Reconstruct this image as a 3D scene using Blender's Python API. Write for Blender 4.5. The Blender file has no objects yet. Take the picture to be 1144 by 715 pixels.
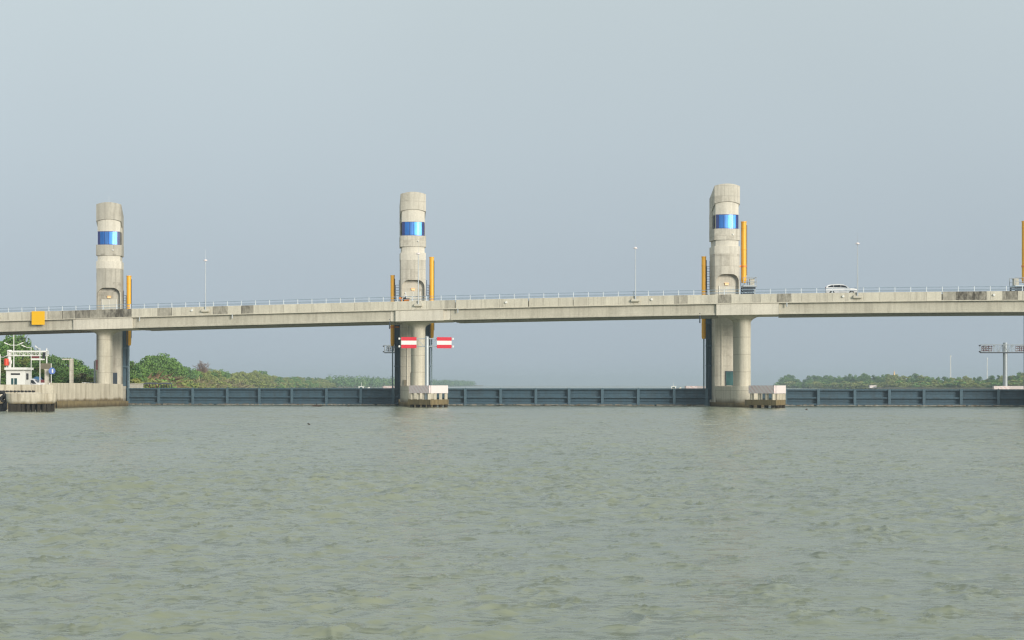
import bpy, bmesh, math, random
import numpy as np
from mathutils import Vector, Matrix

rad = math.radians
sc = bpy.context.scene
COL = sc.collection

# ---------------------------------------------------------------- camera
FPX = 1850.0            # focal length in photo pixels (photo is 1144 wide)
CAMZ = 3.3
HOR = 430.0             # picture row of the horizon
cam_d = bpy.data.cameras.new('camera')
cam = bpy.data.objects.new('camera', cam_d)
COL.objects.link(cam)
cam.location = (0, 0, CAMZ)
cam.rotation_euler = (rad(90), 0, 0)
cam_d.sensor_width = 36.0
cam_d.lens = 36.0 * FPX / 1144.0
cam_d.shift_y = (HOR - 357.5) / 1144.0
cam_d.clip_start = 0.5
cam_d.clip_end = 30000
sc.camera = cam

# ---------------------------------------------------------------- light
SUN_EL, SUN_AZ = rad(14), rad(38)        # azimuth from straight behind the camera towards the right
sun_dir = Vector((math.sin(SUN_AZ) * math.cos(SUN_EL), -math.cos(SUN_AZ) * math.cos(SUN_EL), math.sin(SUN_EL)))
sd = bpy.data.lights.new('sun', 'SUN')
sd.energy = 3.8
sd.angle = rad(20)
sd.color = (1.0, 0.93, 0.83)
so = bpy.data.objects.new('sun', sd)
COL.objects.link(so)
so.rotation_euler = sun_dir.to_track_quat('Z', 'Y').to_euler()
so.location = (60, -60, 80)

world = bpy.data.worlds.new('World')
sc.world = world
world.use_nodes = True
wn, wl = world.node_tree.nodes, world.node_tree.links
wn.clear()
w_out = wn.new('ShaderNodeOutputWorld')
sky = wn.new('ShaderNodeTexSky')
sky.sky_type = 'NISHITA'
sky.sun_disc = False
sky.sun_elevation = SUN_EL
sky.sun_rotation = math.atan2(sun_dir.x, sun_dir.y)
sky.dust_density = 4.0
bg1 = wn.new('ShaderNodeBackground'); bg1.inputs['Strength'].default_value = 0.06
wl.new(sky.outputs[0], bg1.inputs['Color'])
# the cloud layer: even grey, a little lighter and warmer with height, soft broad unevenness
tc = wn.new('ShaderNodeTexCoord')
sep = wn.new('ShaderNodeSeparateXYZ'); wl.new(tc.outputs['Generated'], sep.inputs[0])
rmp = wn.new('ShaderNodeValToRGB')
wl.new(sep.outputs['Z'], rmp.inputs[0])
e = rmp.color_ramp.elements
e[0].position = 0.0; e[0].color = (0.415, 0.487, 0.555, 1)
e[1].position = 1.0; e[1].color = (0.66, 0.70, 0.70, 1)
for p, c in ((0.07, (0.437, 0.510, 0.572, 1)), (0.14, (0.485, 0.562, 0.612, 1)), (0.23, (0.528, 0.605, 0.636, 1)), (0.5, (0.60, 0.67, 0.68, 1))):
    el = e.new(p); el.color = c
nz = wn.new('ShaderNodeTexNoise'); nz.inputs['Scale'].default_value = 2.2; nz.inputs['Detail'].default_value = 3
wl.new(tc.outputs['Generated'], nz.inputs['Vector'])
mr = wn.new('ShaderNodeMapRange'); mr.inputs['From Min'].default_value = 0.3; mr.inputs['From Max'].default_value = 0.7
mr.inputs['To Min'].default_value = 0.965; mr.inputs['To Max'].default_value = 1.035
wl.new(nz.outputs['Fac'], mr.inputs['Value'])
sx = wn.new('ShaderNodeMapRange'); sx.inputs['From Min'].default_value = -0.3; sx.inputs['From Max'].default_value = 0.3
sx.inputs['To Min'].default_value = 1.03; sx.inputs['To Max'].default_value = 0.95
wl.new(sep.outputs['X'], sx.inputs['Value'])
m1 = wn.new('ShaderNodeMath'); m1.operation = 'MULTIPLY'
wl.new(mr.outputs[0], m1.inputs[0]); wl.new(sx.outputs[0], m1.inputs[1])
m1b = wn.new('ShaderNodeMath'); m1b.operation = 'MULTIPLY'; m1b.inputs[1].default_value = 1.13
wl.new(m1.outputs[0], m1b.inputs[0])
bg2 = wn.new('ShaderNodeBackground')
wl.new(rmp.outputs[0], bg2.inputs['Color']); wl.new(m1b.outputs[0], bg2.inputs['Strength'])
mixw = wn.new('ShaderNodeMixShader'); mixw.inputs[0].default_value = 0.93
wl.new(bg1.outputs[0], mixw.inputs[1]); wl.new(bg2.outputs[0], mixw.inputs[2])
wl.new(mixw.outputs[0], w_out.inputs['Surface'])

vs = sc.view_settings
vs.view_transform = 'Standard'
vs.look = 'None'
vs.exposure = 0.0
vs.gamma = 1.0
vs.use_curve_mapping = False
sc.cycles.use_denoising = True
sc.cycles.max_bounces = 6
sc.cycles.volume_bounces = 0
sc.cycles.use_adaptive_sampling = False
sc.cycles.sample_clamp_indirect = 1.5
sc.cycles.caustics_reflective = False
sc.cycles.caustics_refractive = False
sc.cycles.filter_width = 1.25

rng = random.Random(7)

# ---------------------------------------------------------------- pixel helpers
def PX(px, Z):
    return (px - 572.0) / FPX * Z
def PZ(py, Z):
    return CAMZ + (HOR - py) / FPX * Z
def P(px, py, Z):
    return Vector((PX(px, Z), Z, PZ(py, Z)))

# ---------------------------------------------------------------- materials
def new_mat(name):
    m = bpy.data.materials.new(name)
    m.use_nodes = True
    n = m.node_tree.nodes
    b = n['Principled BSDF']
    return m, n, m.node_tree.links, b

def rgba(c):
    return (c[0], c[1], c[2], 1.0)

def noise(n, l, scale, vec=None, detail=4, rough=0.55):
    t = n.new('ShaderNodeTexNoise')
    t.inputs['Scale'].default_value = scale
    t.inputs['Detail'].default_value = detail
    t.inputs['Roughness'].default_value = rough
    if vec is not None:
        l.new(vec, t.inputs['Vector'])
    return t.outputs['Fac']

def maprange(n, l, val, a, b, c=0.0, d=1.0):
    r = n.new('ShaderNodeMapRange')
    r.inputs['From Min'].default_value = a; r.inputs['From Max'].default_value = b
    r.inputs['To Min'].default_value = c; r.inputs['To Max'].default_value = d
    l.new(val, r.inputs['Value'])
    return r.outputs[0]

def mixc(n, l, fac, c1, c2, blend='MIX'):
    m = n.new('ShaderNodeMix'); m.data_type = 'RGBA'; m.blend_type = blend
    for sock, v in ((m.inputs[0], fac), (m.inputs[6], c1), (m.inputs[7], c2)):
        if isinstance(v, (int, float)):
            sock.default_value = v
        elif isinstance(v, tuple):
            sock.default_value = rgba(v)
        else:
            l.new(v, sock)
    return m.outputs[2]

def math_n(n, l, op, a, b=None):
    m = n.new('ShaderNodeMath'); m.operation = op
    for i, v in enumerate((a, b)):
        if v is None: continue
        if isinstance(v, (int, float)): m.inputs[i].default_value = v
        else: l.new(v, m.inputs[i])
    return m.outputs[0]

def mapping(n, l, vec, scale, loc=(0, 0, 0)):
    mp = n.new('ShaderNodeMapping')
    mp.inputs['Scale'].default_value = scale
    mp.inputs['Location'].default_value = loc
    l.new(vec, mp.inputs['Vector'])
    return mp.outputs[0]

def objvec(n, l):
    """object coordinates shifted by a random per object so repeats do not share one stain pattern"""
    t = n.new('ShaderNodeTexCoord'); oi = n.new('ShaderNodeObjectInfo')
    a = n.new('ShaderNodeVectorMath'); a.operation = 'ADD'
    k = math_n(n, l, 'MULTIPLY', oi.outputs['Random'], 37.0)
    cb = n.new('ShaderNodeCombineXYZ'); l.new(k, cb.inputs[0]); l.new(k, cb.inputs[1])
    l.new(t.outputs['Object'], a.inputs[0]); l.new(cb.outputs[0], a.inputs[1])
    return a.outputs[0], t.outputs['Object'], oi.outputs['Random']

def concrete(name, c1, c2, dark, streak=0.5, lift=None, tide=None, blocks=0.0, stain_attr=False, bump=0.25):
    m, n, l, b = new_mat(name)
    v, raw, rnd = objvec(n, l)
    big = maprange(n, l, noise(n, l, 0.28, v, 5, 0.6), 0.35, 0.68)
    col = mixc(n, l, big, c1, c2)
    st = noise(n, l, 1.0, mapping(n, l, v, (1.7, 1.7, 0.09)), 5, 0.65)
    stf = maprange(n, l, st, 0.47, 0.70, 0.0, streak)
    col = mixc(n, l, stf, col, dark)
    fine = maprange(n, l, noise(n, l, 5.0, v, 5, 0.7), 0.3, 0.75, 0.86, 1.08)
    sepn = n.new('ShaderNodeSeparateXYZ'); l.new(raw, sepn.inputs[0])
    if blocks:
        vor = n.new('ShaderNodeTexWhiteNoise'); vor.noise_dimensions = '3D'
        sn = n.new('ShaderNodeVectorMath'); sn.operation = 'SNAP'
        l.new(v, sn.inputs[0]); sn.inputs[1].default_value = (1.3, 30.0, 1.55)
        l.new(sn.outputs[0], vor.inputs['Vector'])
        bl = maprange(n, l, vor.outputs['Value'], 0.55, 1.0, 0.0, blocks)
        blot = maprange(n, l, noise(n, l, 1.4, v, 4, 0.6), 0.35, 0.6)
        col = mixc(n, l, math_n(n, l, 'MULTIPLY', bl, blot), col, dark)
    if lift:
        fr = math_n(n, l, 'FRACT', math_n(n, l, 'DIVIDE', sepn.outputs[2], lift))
        ln = math_n(n, l, 'LESS_THAN', fr, 0.045)
        col = mixc(n, l, math_n(n, l, 'MULTIPLY', ln, 0.35), col, dark)
    if stain_attr:
        at = n.new('ShaderNodeAttribute'); at.attribute_name = 'stain'
        blot = maprange(n, l, noise(n, l, 1.0, mapping(n, l, v, (1.6, 1.6, 0.8)), 6, 0.7), 0.30, 0.62, 0.38, 1.1)
        col = mixc(n, l, math_n(n, l, 'MULTIPLY', at.outputs['Fac'], blot), col, dark)
    if tide:
        z0, z1, tc1 = tide
        wob = maprange(n, l, noise(n, l, 0.9, mapping(n, l, v, (1, 1, 0.4)), 4), 0.2, 0.8, -0.22, 0.22)
        zz = math_n(n, l, 'ADD', sepn.outputs[2], wob)
        tf = maprange(n, l, zz, z0, z1, 0.92, 0.0)
        alg = mixc(n, l, maprange(n, l, noise(n, l, 2.5, v, 4), 0.35, 0.65), tc1, (0.10, 0.075, 0.04))
        col = mixc(n, l, tf, col, alg)
    mul = n.new('ShaderNodeVectorMath'); mul.operation = 'SCALE'
    l.new(col, mul.inputs[0]); l.new(fine, mul.inputs['Scale'])
    l.new(mul.outputs[0], b.inputs['Base Color'])
    b.inputs['Roughness'].default_value = 0.88
    b.inputs['Specular IOR Level'].default_value = 0.3
    bp = n.new('ShaderNodeBump'); bp.inputs['Strength'].default_value = bump; bp.inputs['Distance'].default_value = 0.05
    l.new(noise(n, l, 3.0, v, 6, 0.7), bp.inputs['Height'])
    l.new(bp.outputs[0], b.inputs['Normal'])
    return m

def paint(name, c, rough=0.5, metallic=0.0, dirt=0.25, dirt_c=(0.12, 0.10, 0.08), scale=1.2):
    m, n, l, b = new_mat(name)
    v, raw, rnd = objvec(n, l)
    f = maprange(n, l, noise(n, l, scale, mapping(n, l, v, (1, 1, 0.35)), 5, 0.65), 0.42, 0.78, 0.0, dirt)
    col = mixc(n, l, f, c, dirt_c)
    l.new(col, b.inputs['Base Color'])
    r = maprange(n, l, noise(n, l, 3.0, v, 3), 0.3, 0.7, rough * 0.85, min(1.0, rough * 1.15))
    l.new(r, b.inputs['Roughness'])
    b.inputs['Metallic'].default_value = metallic
    return m

M = {}
M['tower'] = concrete('tower_concrete', (0.613, 0.574, 0.482), (0.514, 0.486, 0.407), (0.19, 0.165, 0.125), 0.42, lift=1.55, blocks=0.38)
M['tower_dirty'] = concrete('weathered_concrete', (0.514, 0.486, 0.407), (0.429, 0.403, 0.339), (0.155, 0.135, 0.105), 0.55, lift=None, blocks=0.6)
M['pale'] = concrete('pale_concrete', (0.685, 0.643, 0.542), (0.600, 0.567, 0.482), (0.27, 0.24, 0.18), 0.30)
M['pier'] = concrete('pier_concrete', (0.613, 0.567, 0.455), (0.526, 0.486, 0.387), (0.22, 0.185, 0.12), 0.45, lift=2.4, tide=(0.6, 1.3, (0.17, 0.13, 0.06)))
M['column'] = concrete('column_concrete', (0.636, 0.599, 0.488), (0.551, 0.517, 0.419), (0.24, 0.205, 0.14), 0.40, lift=2.6)
M['deck'] = concrete('deck_concrete', (0.613, 0.574, 0.468), (0.533, 0.498, 0.407), (0.20, 0.175, 0.13), 0.30, blocks=0.12)
M['girder'] = concrete('girder_concrete', (0.539, 0.510, 0.419), (0.466, 0.442, 0.360), (0.19, 0.17, 0.13), 0.35, blocks=0.10)
M['parapet'] = concrete('parapet_concrete', (0.648, 0.611, 0.502), (0.563, 0.530, 0.433), (0.085, 0.076, 0.06), 0.30, stain_attr=True)
M['quay'] = concrete('quay_concrete', (0.636, 0.580, 0.462), (0.514, 0.466, 0.366), (0.19, 0.15, 0.09), 0.6, tide=(1.0, 1.35, (0.20, 0.15, 0.065)))
M['ledge'] = concrete('tidal_ledge', (0.26, 0.20, 0.10), (0.19, 0.15, 0.08), (0.08, 0.06, 0.03), 0.6, tide=(0.1, 0.6, (0.07, 0.055, 0.03)))
M['wet'] = concrete('wet_piles', (0.035, 0.03, 0.022), (0.05, 0.042, 0.03), (0.012, 0.01, 0.008), 0.6)
M['asphalt'] = concrete('asphalt', (0.05, 0.05, 0.052), (0.06, 0.06, 0.06), (0.035, 0.035, 0.035), 0.2)
M['steel_blue'] = paint('gate_blue_steel', (0.062, 0.118, 0.158), 0.5, 0.0, 0.6, (0.05, 0.055, 0.055))
M['steel_rib'] = paint('gate_rib_steel', (0.085, 0.145, 0.185), 0.5, 0.0, 0.3, (0.04, 0.06, 0.08))
M['steel_dark'] = paint('dark_blue_steel', (0.028, 0.045, 0.065), 0.55, 0.0, 0.4, (0.02, 0.022, 0.025))
M['rod'] = paint('rod_steel', (0.20, 0.27, 0.30), 0.35, 0.5, 0.3)
M['galv'] = paint('galvanised_steel', (0.42, 0.46, 0.48), 0.45, 0.3, 0.3, (0.25, 0.25, 0.24))
M['rail_bar'] = paint('railing_bar_paint', (0.24, 0.32, 0.39), 0.5, 0.0, 0.2)
M['rail'] = paint('railing_paint', (0.62, 0.67, 0.70), 0.5, 0.0, 0.25, (0.25, 0.27, 0.28))
M['white'] = paint('white_paint', (0.78, 0.78, 0.74), 0.55, 0.0, 0.18, (0.45, 0.42, 0.36))
M['white_gloss'] = paint('white_car_paint', (0.80, 0.80, 0.80), 0.22, 0.0, 0.05)
M['yellow'] = paint('cylinder_yellow', (0.86, 0.43, 0.015), 0.42, 0.0, 0.15, (0.50, 0.22, 0.02))
M['board_yellow'] = paint('board_yellow', (0.86, 0.48, 0.0), 0.5, 0.0, 0.10, (0.6, 0.33, 0.0))
M['red'] = paint('sign_red', (0.62, 0.008, 0.03), 0.45, 0.0, 0.08, (0.4, 0.01, 0.02))
M['orange_red'] = paint('drum_red', (0.72, 0.06, 0.02), 0.45, 0.0, 0.1)
M['rubber'] = paint('rubber_black', (0.015, 0.015, 0.016), 0.7, 0.0, 0.3, (0.04, 0.04, 0.04))
M['dark'] = paint('dark_opening', (0.02, 0.022, 0.025), 0.5, 0.0, 0.1)
M['maroon'] = paint('maroon_panel', (0.16, 0.025, 0.03), 0.6, 0.0, 0.3)
M['roof_dark'] = paint('dark_roof_sheet', (0.045, 0.045, 0.055), 0.6, 0.0, 0.3)
M['sign_blue'] = paint('sign_blue', (0.05, 0.13, 0.42), 0.45, 0.0, 0.1)
M['tarp_blue'] = paint('blue_tarpaulin', (0.03, 0.12, 0.26), 0.6, 0.0, 0.2)
M['board_back'] = paint('sign_back_brown', (0.17, 0.15, 0.10), 0.6, 0.0, 0.3)
M['wood'] = paint('wet_wood', (0.035, 0.022, 0.012), 0.7, 0.0, 0.4, (0.10, 0.06, 0.03))
M['bark'] = paint('bark', (0.10, 0.08, 0.055), 0.85, 0.0, 0.5, (0.05, 0.04, 0.03))
M['twig'] = paint('bare_twig', (0.20, 0.13, 0.10), 0.85, 0.0, 0.3)
M['gold'] = paint('pale_gold', (0.62, 0.40, 0.17), 0.4, 0.2, 0.1)
M['skin'] = paint('skin', (0.35, 0.20, 0.13), 0.55, 0.0, 0.05)
M['shirt'] = paint('white_shirt', (0.72, 0.72, 0.70), 0.8, 0.0, 0.1)
M['trousers'] = paint('dark_trousers', (0.03, 0.035, 0.05), 0.8, 0.0, 0.1)
M['orange'] = paint('orange_plastic', (0.75, 0.24, 0.03), 0.4, 0.0, 0.1)
M['soil'] = concrete('bank_soil', (0.20, 0.17, 0.11), (0.12, 0.12, 0.06), (0.07, 0.07, 0.04), 0.2)
M['grey_door'] = paint('grey_door', (0.52, 0.50, 0.42), 0.5, 0.0, 0.2)

def glass_mat(name, c, rough, metallic, var=0.5):
    m, n, l, b = new_mat(name)
    v, raw, rnd = objvec(n, l)
    f = maprange(n, l, noise(n, l, 1.1, mapping(n, l, v, (1.4, 1.4, 0.3)), 2), 0.35, 0.65)
    c2 = tuple(x * var for x in c)
    l.new(mixc(n, l, f, c, c2), b.inputs['Base Color'])
    b.inputs['Roughness'].default_value = rough
    b.inputs['Metallic'].default_value = metallic
    return m
M['glass_blue'] = glass_mat('blue_mirror_glass', (0.09, 0.30, 0.80), 0.42, 1.0, 0.75)
M['glass_light'] = glass_mat('pale_blue_mirror_glass', (0.13, 0.34, 0.82), 0.42, 1.0, 0.75)
M['glass_edge'] = paint('tinted_glass_navy', (0.03, 0.045, 0.17), 0.25, 0.0, 0.2)
M['glass_dark'] = glass_mat('dark_car_glass', (0.02, 0.025, 0.03), 0.08, 0.0, 0.6)
M['glass_green'] = glass_mat('green_door_glass', (0.05, 0.14, 0.14), 0.15, 0.2, 0.4)

def lamp_mat():
    m, n, l, b = new_mat('lit_lamp')
    b.inputs['Base Color'].default_value = (0.9, 0.6, 0.3, 1)
    b.inputs['Emission Color'].default_value = (1.0, 0.62, 0.30, 1)
    b.inputs['Emission Strength'].default_value = 0.25
    return m
M['lamp'] = lamp_mat()

def hazard_mat():
    """faded pink hazard paint: thin red and white diagonals worn nearly pale"""
    m, n, l, b = new_mat('faded_hazard_paint')
    v, raw, rnd = objvec(n, l)
    sp = n.new('ShaderNodeSeparateXYZ'); l.new(raw, sp.inputs[0])
    s = math_n(n, l, 'ADD', sp.outputs[0], sp.outputs[2])
    s = math_n(n, l, 'ADD', s, math_n(n, l, 'MULTIPLY', sp.outputs[1], -0.5))
    fr = math_n(n, l, 'FRACT', math_n(n, l, 'DIVIDE', s, 0.7))
    band = math_n(n, l, 'LESS_THAN', fr, 0.45)
    wear = maprange(n, l, noise(n, l, 1.3, v, 5, 0.7), 0.35, 0.65, 0.08, 0.42)
    col = mixc(n, l, math_n(n, l, 'MULTIPLY', band, wear), (0.74, 0.66, 0.64), (0.60, 0.27, 0.28))
    l.new(col, b.inputs['Base Color'])
    b.inputs['Roughness'].default_value = 0.7
    return m
M['hazard'] = hazard_mat()
M['pinkwhite'] = paint('pinkish_white_paint', (0.80, 0.72, 0.70), 0.6, 0.0, 0.15, (0.6, 0.4, 0.4))

def leaf_mat(name, c1, c2, c3):
    m, n, l, b = new_mat(name)
    at = n.new('ShaderNodeAttribute'); at.attribute_name = 'tone'
    oi = n.new('ShaderNodeObjectInfo')
    col = mixc(n, l, at.outputs['Fac'], c1, c2)
    col = mixc(n, l, math_n(n, l, 'MULTIPLY', oi.outputs['Random'], 0.7), col, c3)
    l.new(col, b.inputs['Base Color'])
    b.inputs['Roughness'].default_value = 0.7
    b.inputs['Specular IOR Level'].default_value = 0.2
    b.inputs['Subsurface Weight'].default_value = 0.0
    return m
M['leaf_green'] = leaf_mat('green_leaves', (0.09, 0.190, 0.045), (0.20, 0.35, 0.085), (0.15, 0.255, 0.06))
M['leaf_dark'] = leaf_mat('deep_green_leaves', (0.064, 0.144, 0.047), (0.154, 0.252, 0.074), (0.115, 0.204, 0.068))
M['leaf_olive'] = leaf_mat('olive_leaves', (0.185, 0.228, 0.058), (0.38, 0.40, 0.126), (0.26, 0.31, 0.079))
M['leaf_tan'] = leaf_mat('dry_tan_fronds', (0.26, 0.20, 0.10), (0.44, 0.36, 0.19), (0.24, 0.23, 0.09))
M['leaf_brown'] = leaf_mat('dry_brown_fronds', (0.22, 0.13, 0.075), (0.36, 0.23, 0.14), (0.27, 0.19, 0.09))
M['leaf_palm'] = leaf_mat('palm_fronds', (0.115, 0.156, 0.042), (0.256, 0.264, 0.084), (0.179, 0.204, 0.053))

# ---------------------------------------------------------------- mesh builder (works in world coordinates)
def world_of(o):
    m = o.matrix_basis.copy()
    return world_of(o.parent) @ m if o.parent else m

class MB:
    def __init__(s):
        s.v = []; s.f = []; s.m = []; s.a = []
    def add(s, verts, faces, mi=0, att=0.0):
        o = len(s.v)
        s.v += [tuple(x) for x in verts]
        for f in faces:
            s.f.append([i + o for i in f]); s.m.append(mi); s.a.append(att)
    def box(s, c, size, ax=None, mi=0, att=0.0):
        c = Vector(c); hx, hy, hz = size[0] / 2, size[1] / 2, size[2] / 2
        X, Y, Z = ax if ax else (Vector((1, 0, 0)), Vector((0, 1, 0)), Vector((0, 0, 1)))
        vs = [c + X * (hx * i) + Y * (hy * j) + Z * (hz * k) for k in (-1, 1) for j in (-1, 1) for i in (-1, 1)]
        s.add(vs, [(0, 2, 3, 1), (4, 5, 7, 6), (0, 1, 5, 4), (2, 6, 7, 3), (0, 4, 6, 2), (1, 3, 7, 5)], mi, att)
    def tube(s, p, q, r1, r2=None, n=12, mi=0, caps=True):
        p, q = Vector(p), Vector(q)
        r2 = r1 if r2 is None else r2
        d = (q - p).normalized()
        a = d.cross(Vector((0, 0, 1)) if abs(d.z) < 0.9 else Vector((1, 0, 0))).normalized(); b = d.cross(a)
        vs = []
        for (c, r) in ((p, r1), (q, r2)):
            for i in range(n):
                t = 2 * math.pi * i / n
                vs.append(c + (a * math.cos(t) + b * math.sin(t)) * r)
        fs = [(i, i + n, (i + 1) % n + n, (i + 1) % n) for i in range(n)]
        if caps:
            fs += [tuple(range(n)), tuple(range(2 * n - 1, n - 1, -1))]
        s.add(vs, fs, mi)
    def path(s, pts, r, n=8, mi=0):
        for p, q in zip(pts[:-1], pts[1:]):
            s.tube(p, q, r, r, n, mi)
    def loft(s, rings, caps=True, mi=0, att=0.0, closed=True):
        n = len(rings[0])
        vs = [p for r in rings for p in r]
        fs = []
        for k in range(len(rings) - 1):
            for i in range(n if closed else n - 1):
                j = (i + 1) % n
                fs.append((k * n + i, k * n + j, (k + 1) * n + j, (k + 1) * n + i))
        if caps:
            fs += [tuple(range(n - 1, -1, -1)), tuple(range((len(rings) - 1) * n, len(rings) * n))]
        s.add(vs, fs, mi, att)
    def prism(s, poly, z0, z1, mi=0):
        s.loft([[Vector((p[0], p[1], z0)) for p in poly], [Vector((p[0], p[1], z1)) for p in poly]], True, mi)
    def build(s, name, mats, parent=None, smooth=None, attr=None, fix=True):
        me = bpy.data.meshes.new(name)
        inv = world_of(parent).inverted() if parent is not None else Matrix()
        me.from_pydata([tuple(inv @ Vector(p)) for p in s.v], [], s.f)
        for m in (mats if isinstance(mats, (list, tuple)) else [mats]):
            me.materials.append(m)
        me.polygons.foreach_set('material_index', s.m)
        if attr:
            at = me.attributes.new(attr, 'FLOAT', 'FACE'); at.data.foreach_set('value', s.a)
        if fix:
            bm = bmesh.new(); bm.from_mesh(me)
            bmesh.ops.recalc_face_normals(bm, faces=bm.faces)
            bm.to_mesh(me); bm.free()
        if smooth is not None:
            me.polygons.foreach_set('use_smooth', [True] * len(me.polygons))
            me.set_sharp_from_angle(angle=rad(smooth))
        me.update()
        o = bpy.data.objects.new(name, me)
        COL.objects.link(o)
        if parent is not None:
            o.parent = parent
        return o

def tag(o, label=None, cat=None, group=None, kind=None):
    if label: o['label'] = label
    if cat: o['category'] = cat
    if group: o['group'] = group
    if kind: o['kind'] = kind
    return o

def thing(name, loc, label, cat, rz=0.0, group=None):
    o = bpy.data.objects.new(name, None)
    COL.objects.link(o)
    o.location = loc; o.rotation_euler = (0, 0, rz)
    o.empty_display_size = 0.5
    o.matrix_world = Matrix.Translation(Vector(loc)) @ Matrix.Rotation(rz, 4, 'Z')
    return tag(o, label, cat, group)

def copy_tree(o, parent=None):
    c = o.copy(); COL.objects.link(c); c.parent = parent
    for ch in list(o.children):
        copy_tree(ch, c)
    return c

# ---------------------------------------------------------------- frames
TH = rad(8.5)           # the bridge comes nearer to the right
PHI = rad(6.8)          # the piers lie along the current, askew to the bridge
U = Vector((math.cos(TH), -math.sin(TH), 0)); N = Vector((math.sin(TH), math.cos(TH), 0))
A = Vector((math.cos(PHI), math.sin(PHI), 0)); V = Vector((-math.sin(PHI), math.cos(PHI), 0))
UP = Vector((0, 0, 1))
B0 = Vector((PX(467, 257), 257, 0))
NF = -4.5               # bridge front face, measured from its centre line
def u_of(px, n=NF):
    k = (px - 572.0) / FPX
    o = B0 + N * n
    return (k * o.y - o.x) / (U.x - k * U.y)
def B(u, n, z):
    return B0 + U * u + N * n + UP * z
def zb(px, py, n=NF):
    return PZ(py, B(u_of(px, n), n, 0).y)

_tp = [(0, 349), (80, 347.2), (143, 345.2), (300, 340.6), (390, 337.7), (467, 336.2), (550, 334.1), (650, 331.8), (740, 330.3), (812, 329.0), (900, 327.8), (1000, 326.2), (1040, 326.0), (1144, 325.0)]
_us = np.array([u_of(x) for x, y in _tp]); _zs = np.array([zb(x, y) for x, y in _tp])
_pf = np.polyfit(_us, _zs, 3); _pd = np.polyder(_pf)
ULO, UHI = u_of(-12), u_of(1160)
def zt(u):
    """top of the parapet along the bridge"""
    c = min(max(u, ULO), UHI)
    return float(np.polyval(_pf, c) + np.polyval(_pd, c) * (u - c))
PAR_H, GIR_H = 1.40, 1.62
ROAD_D = 0.34           # road level below the parapet top

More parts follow.
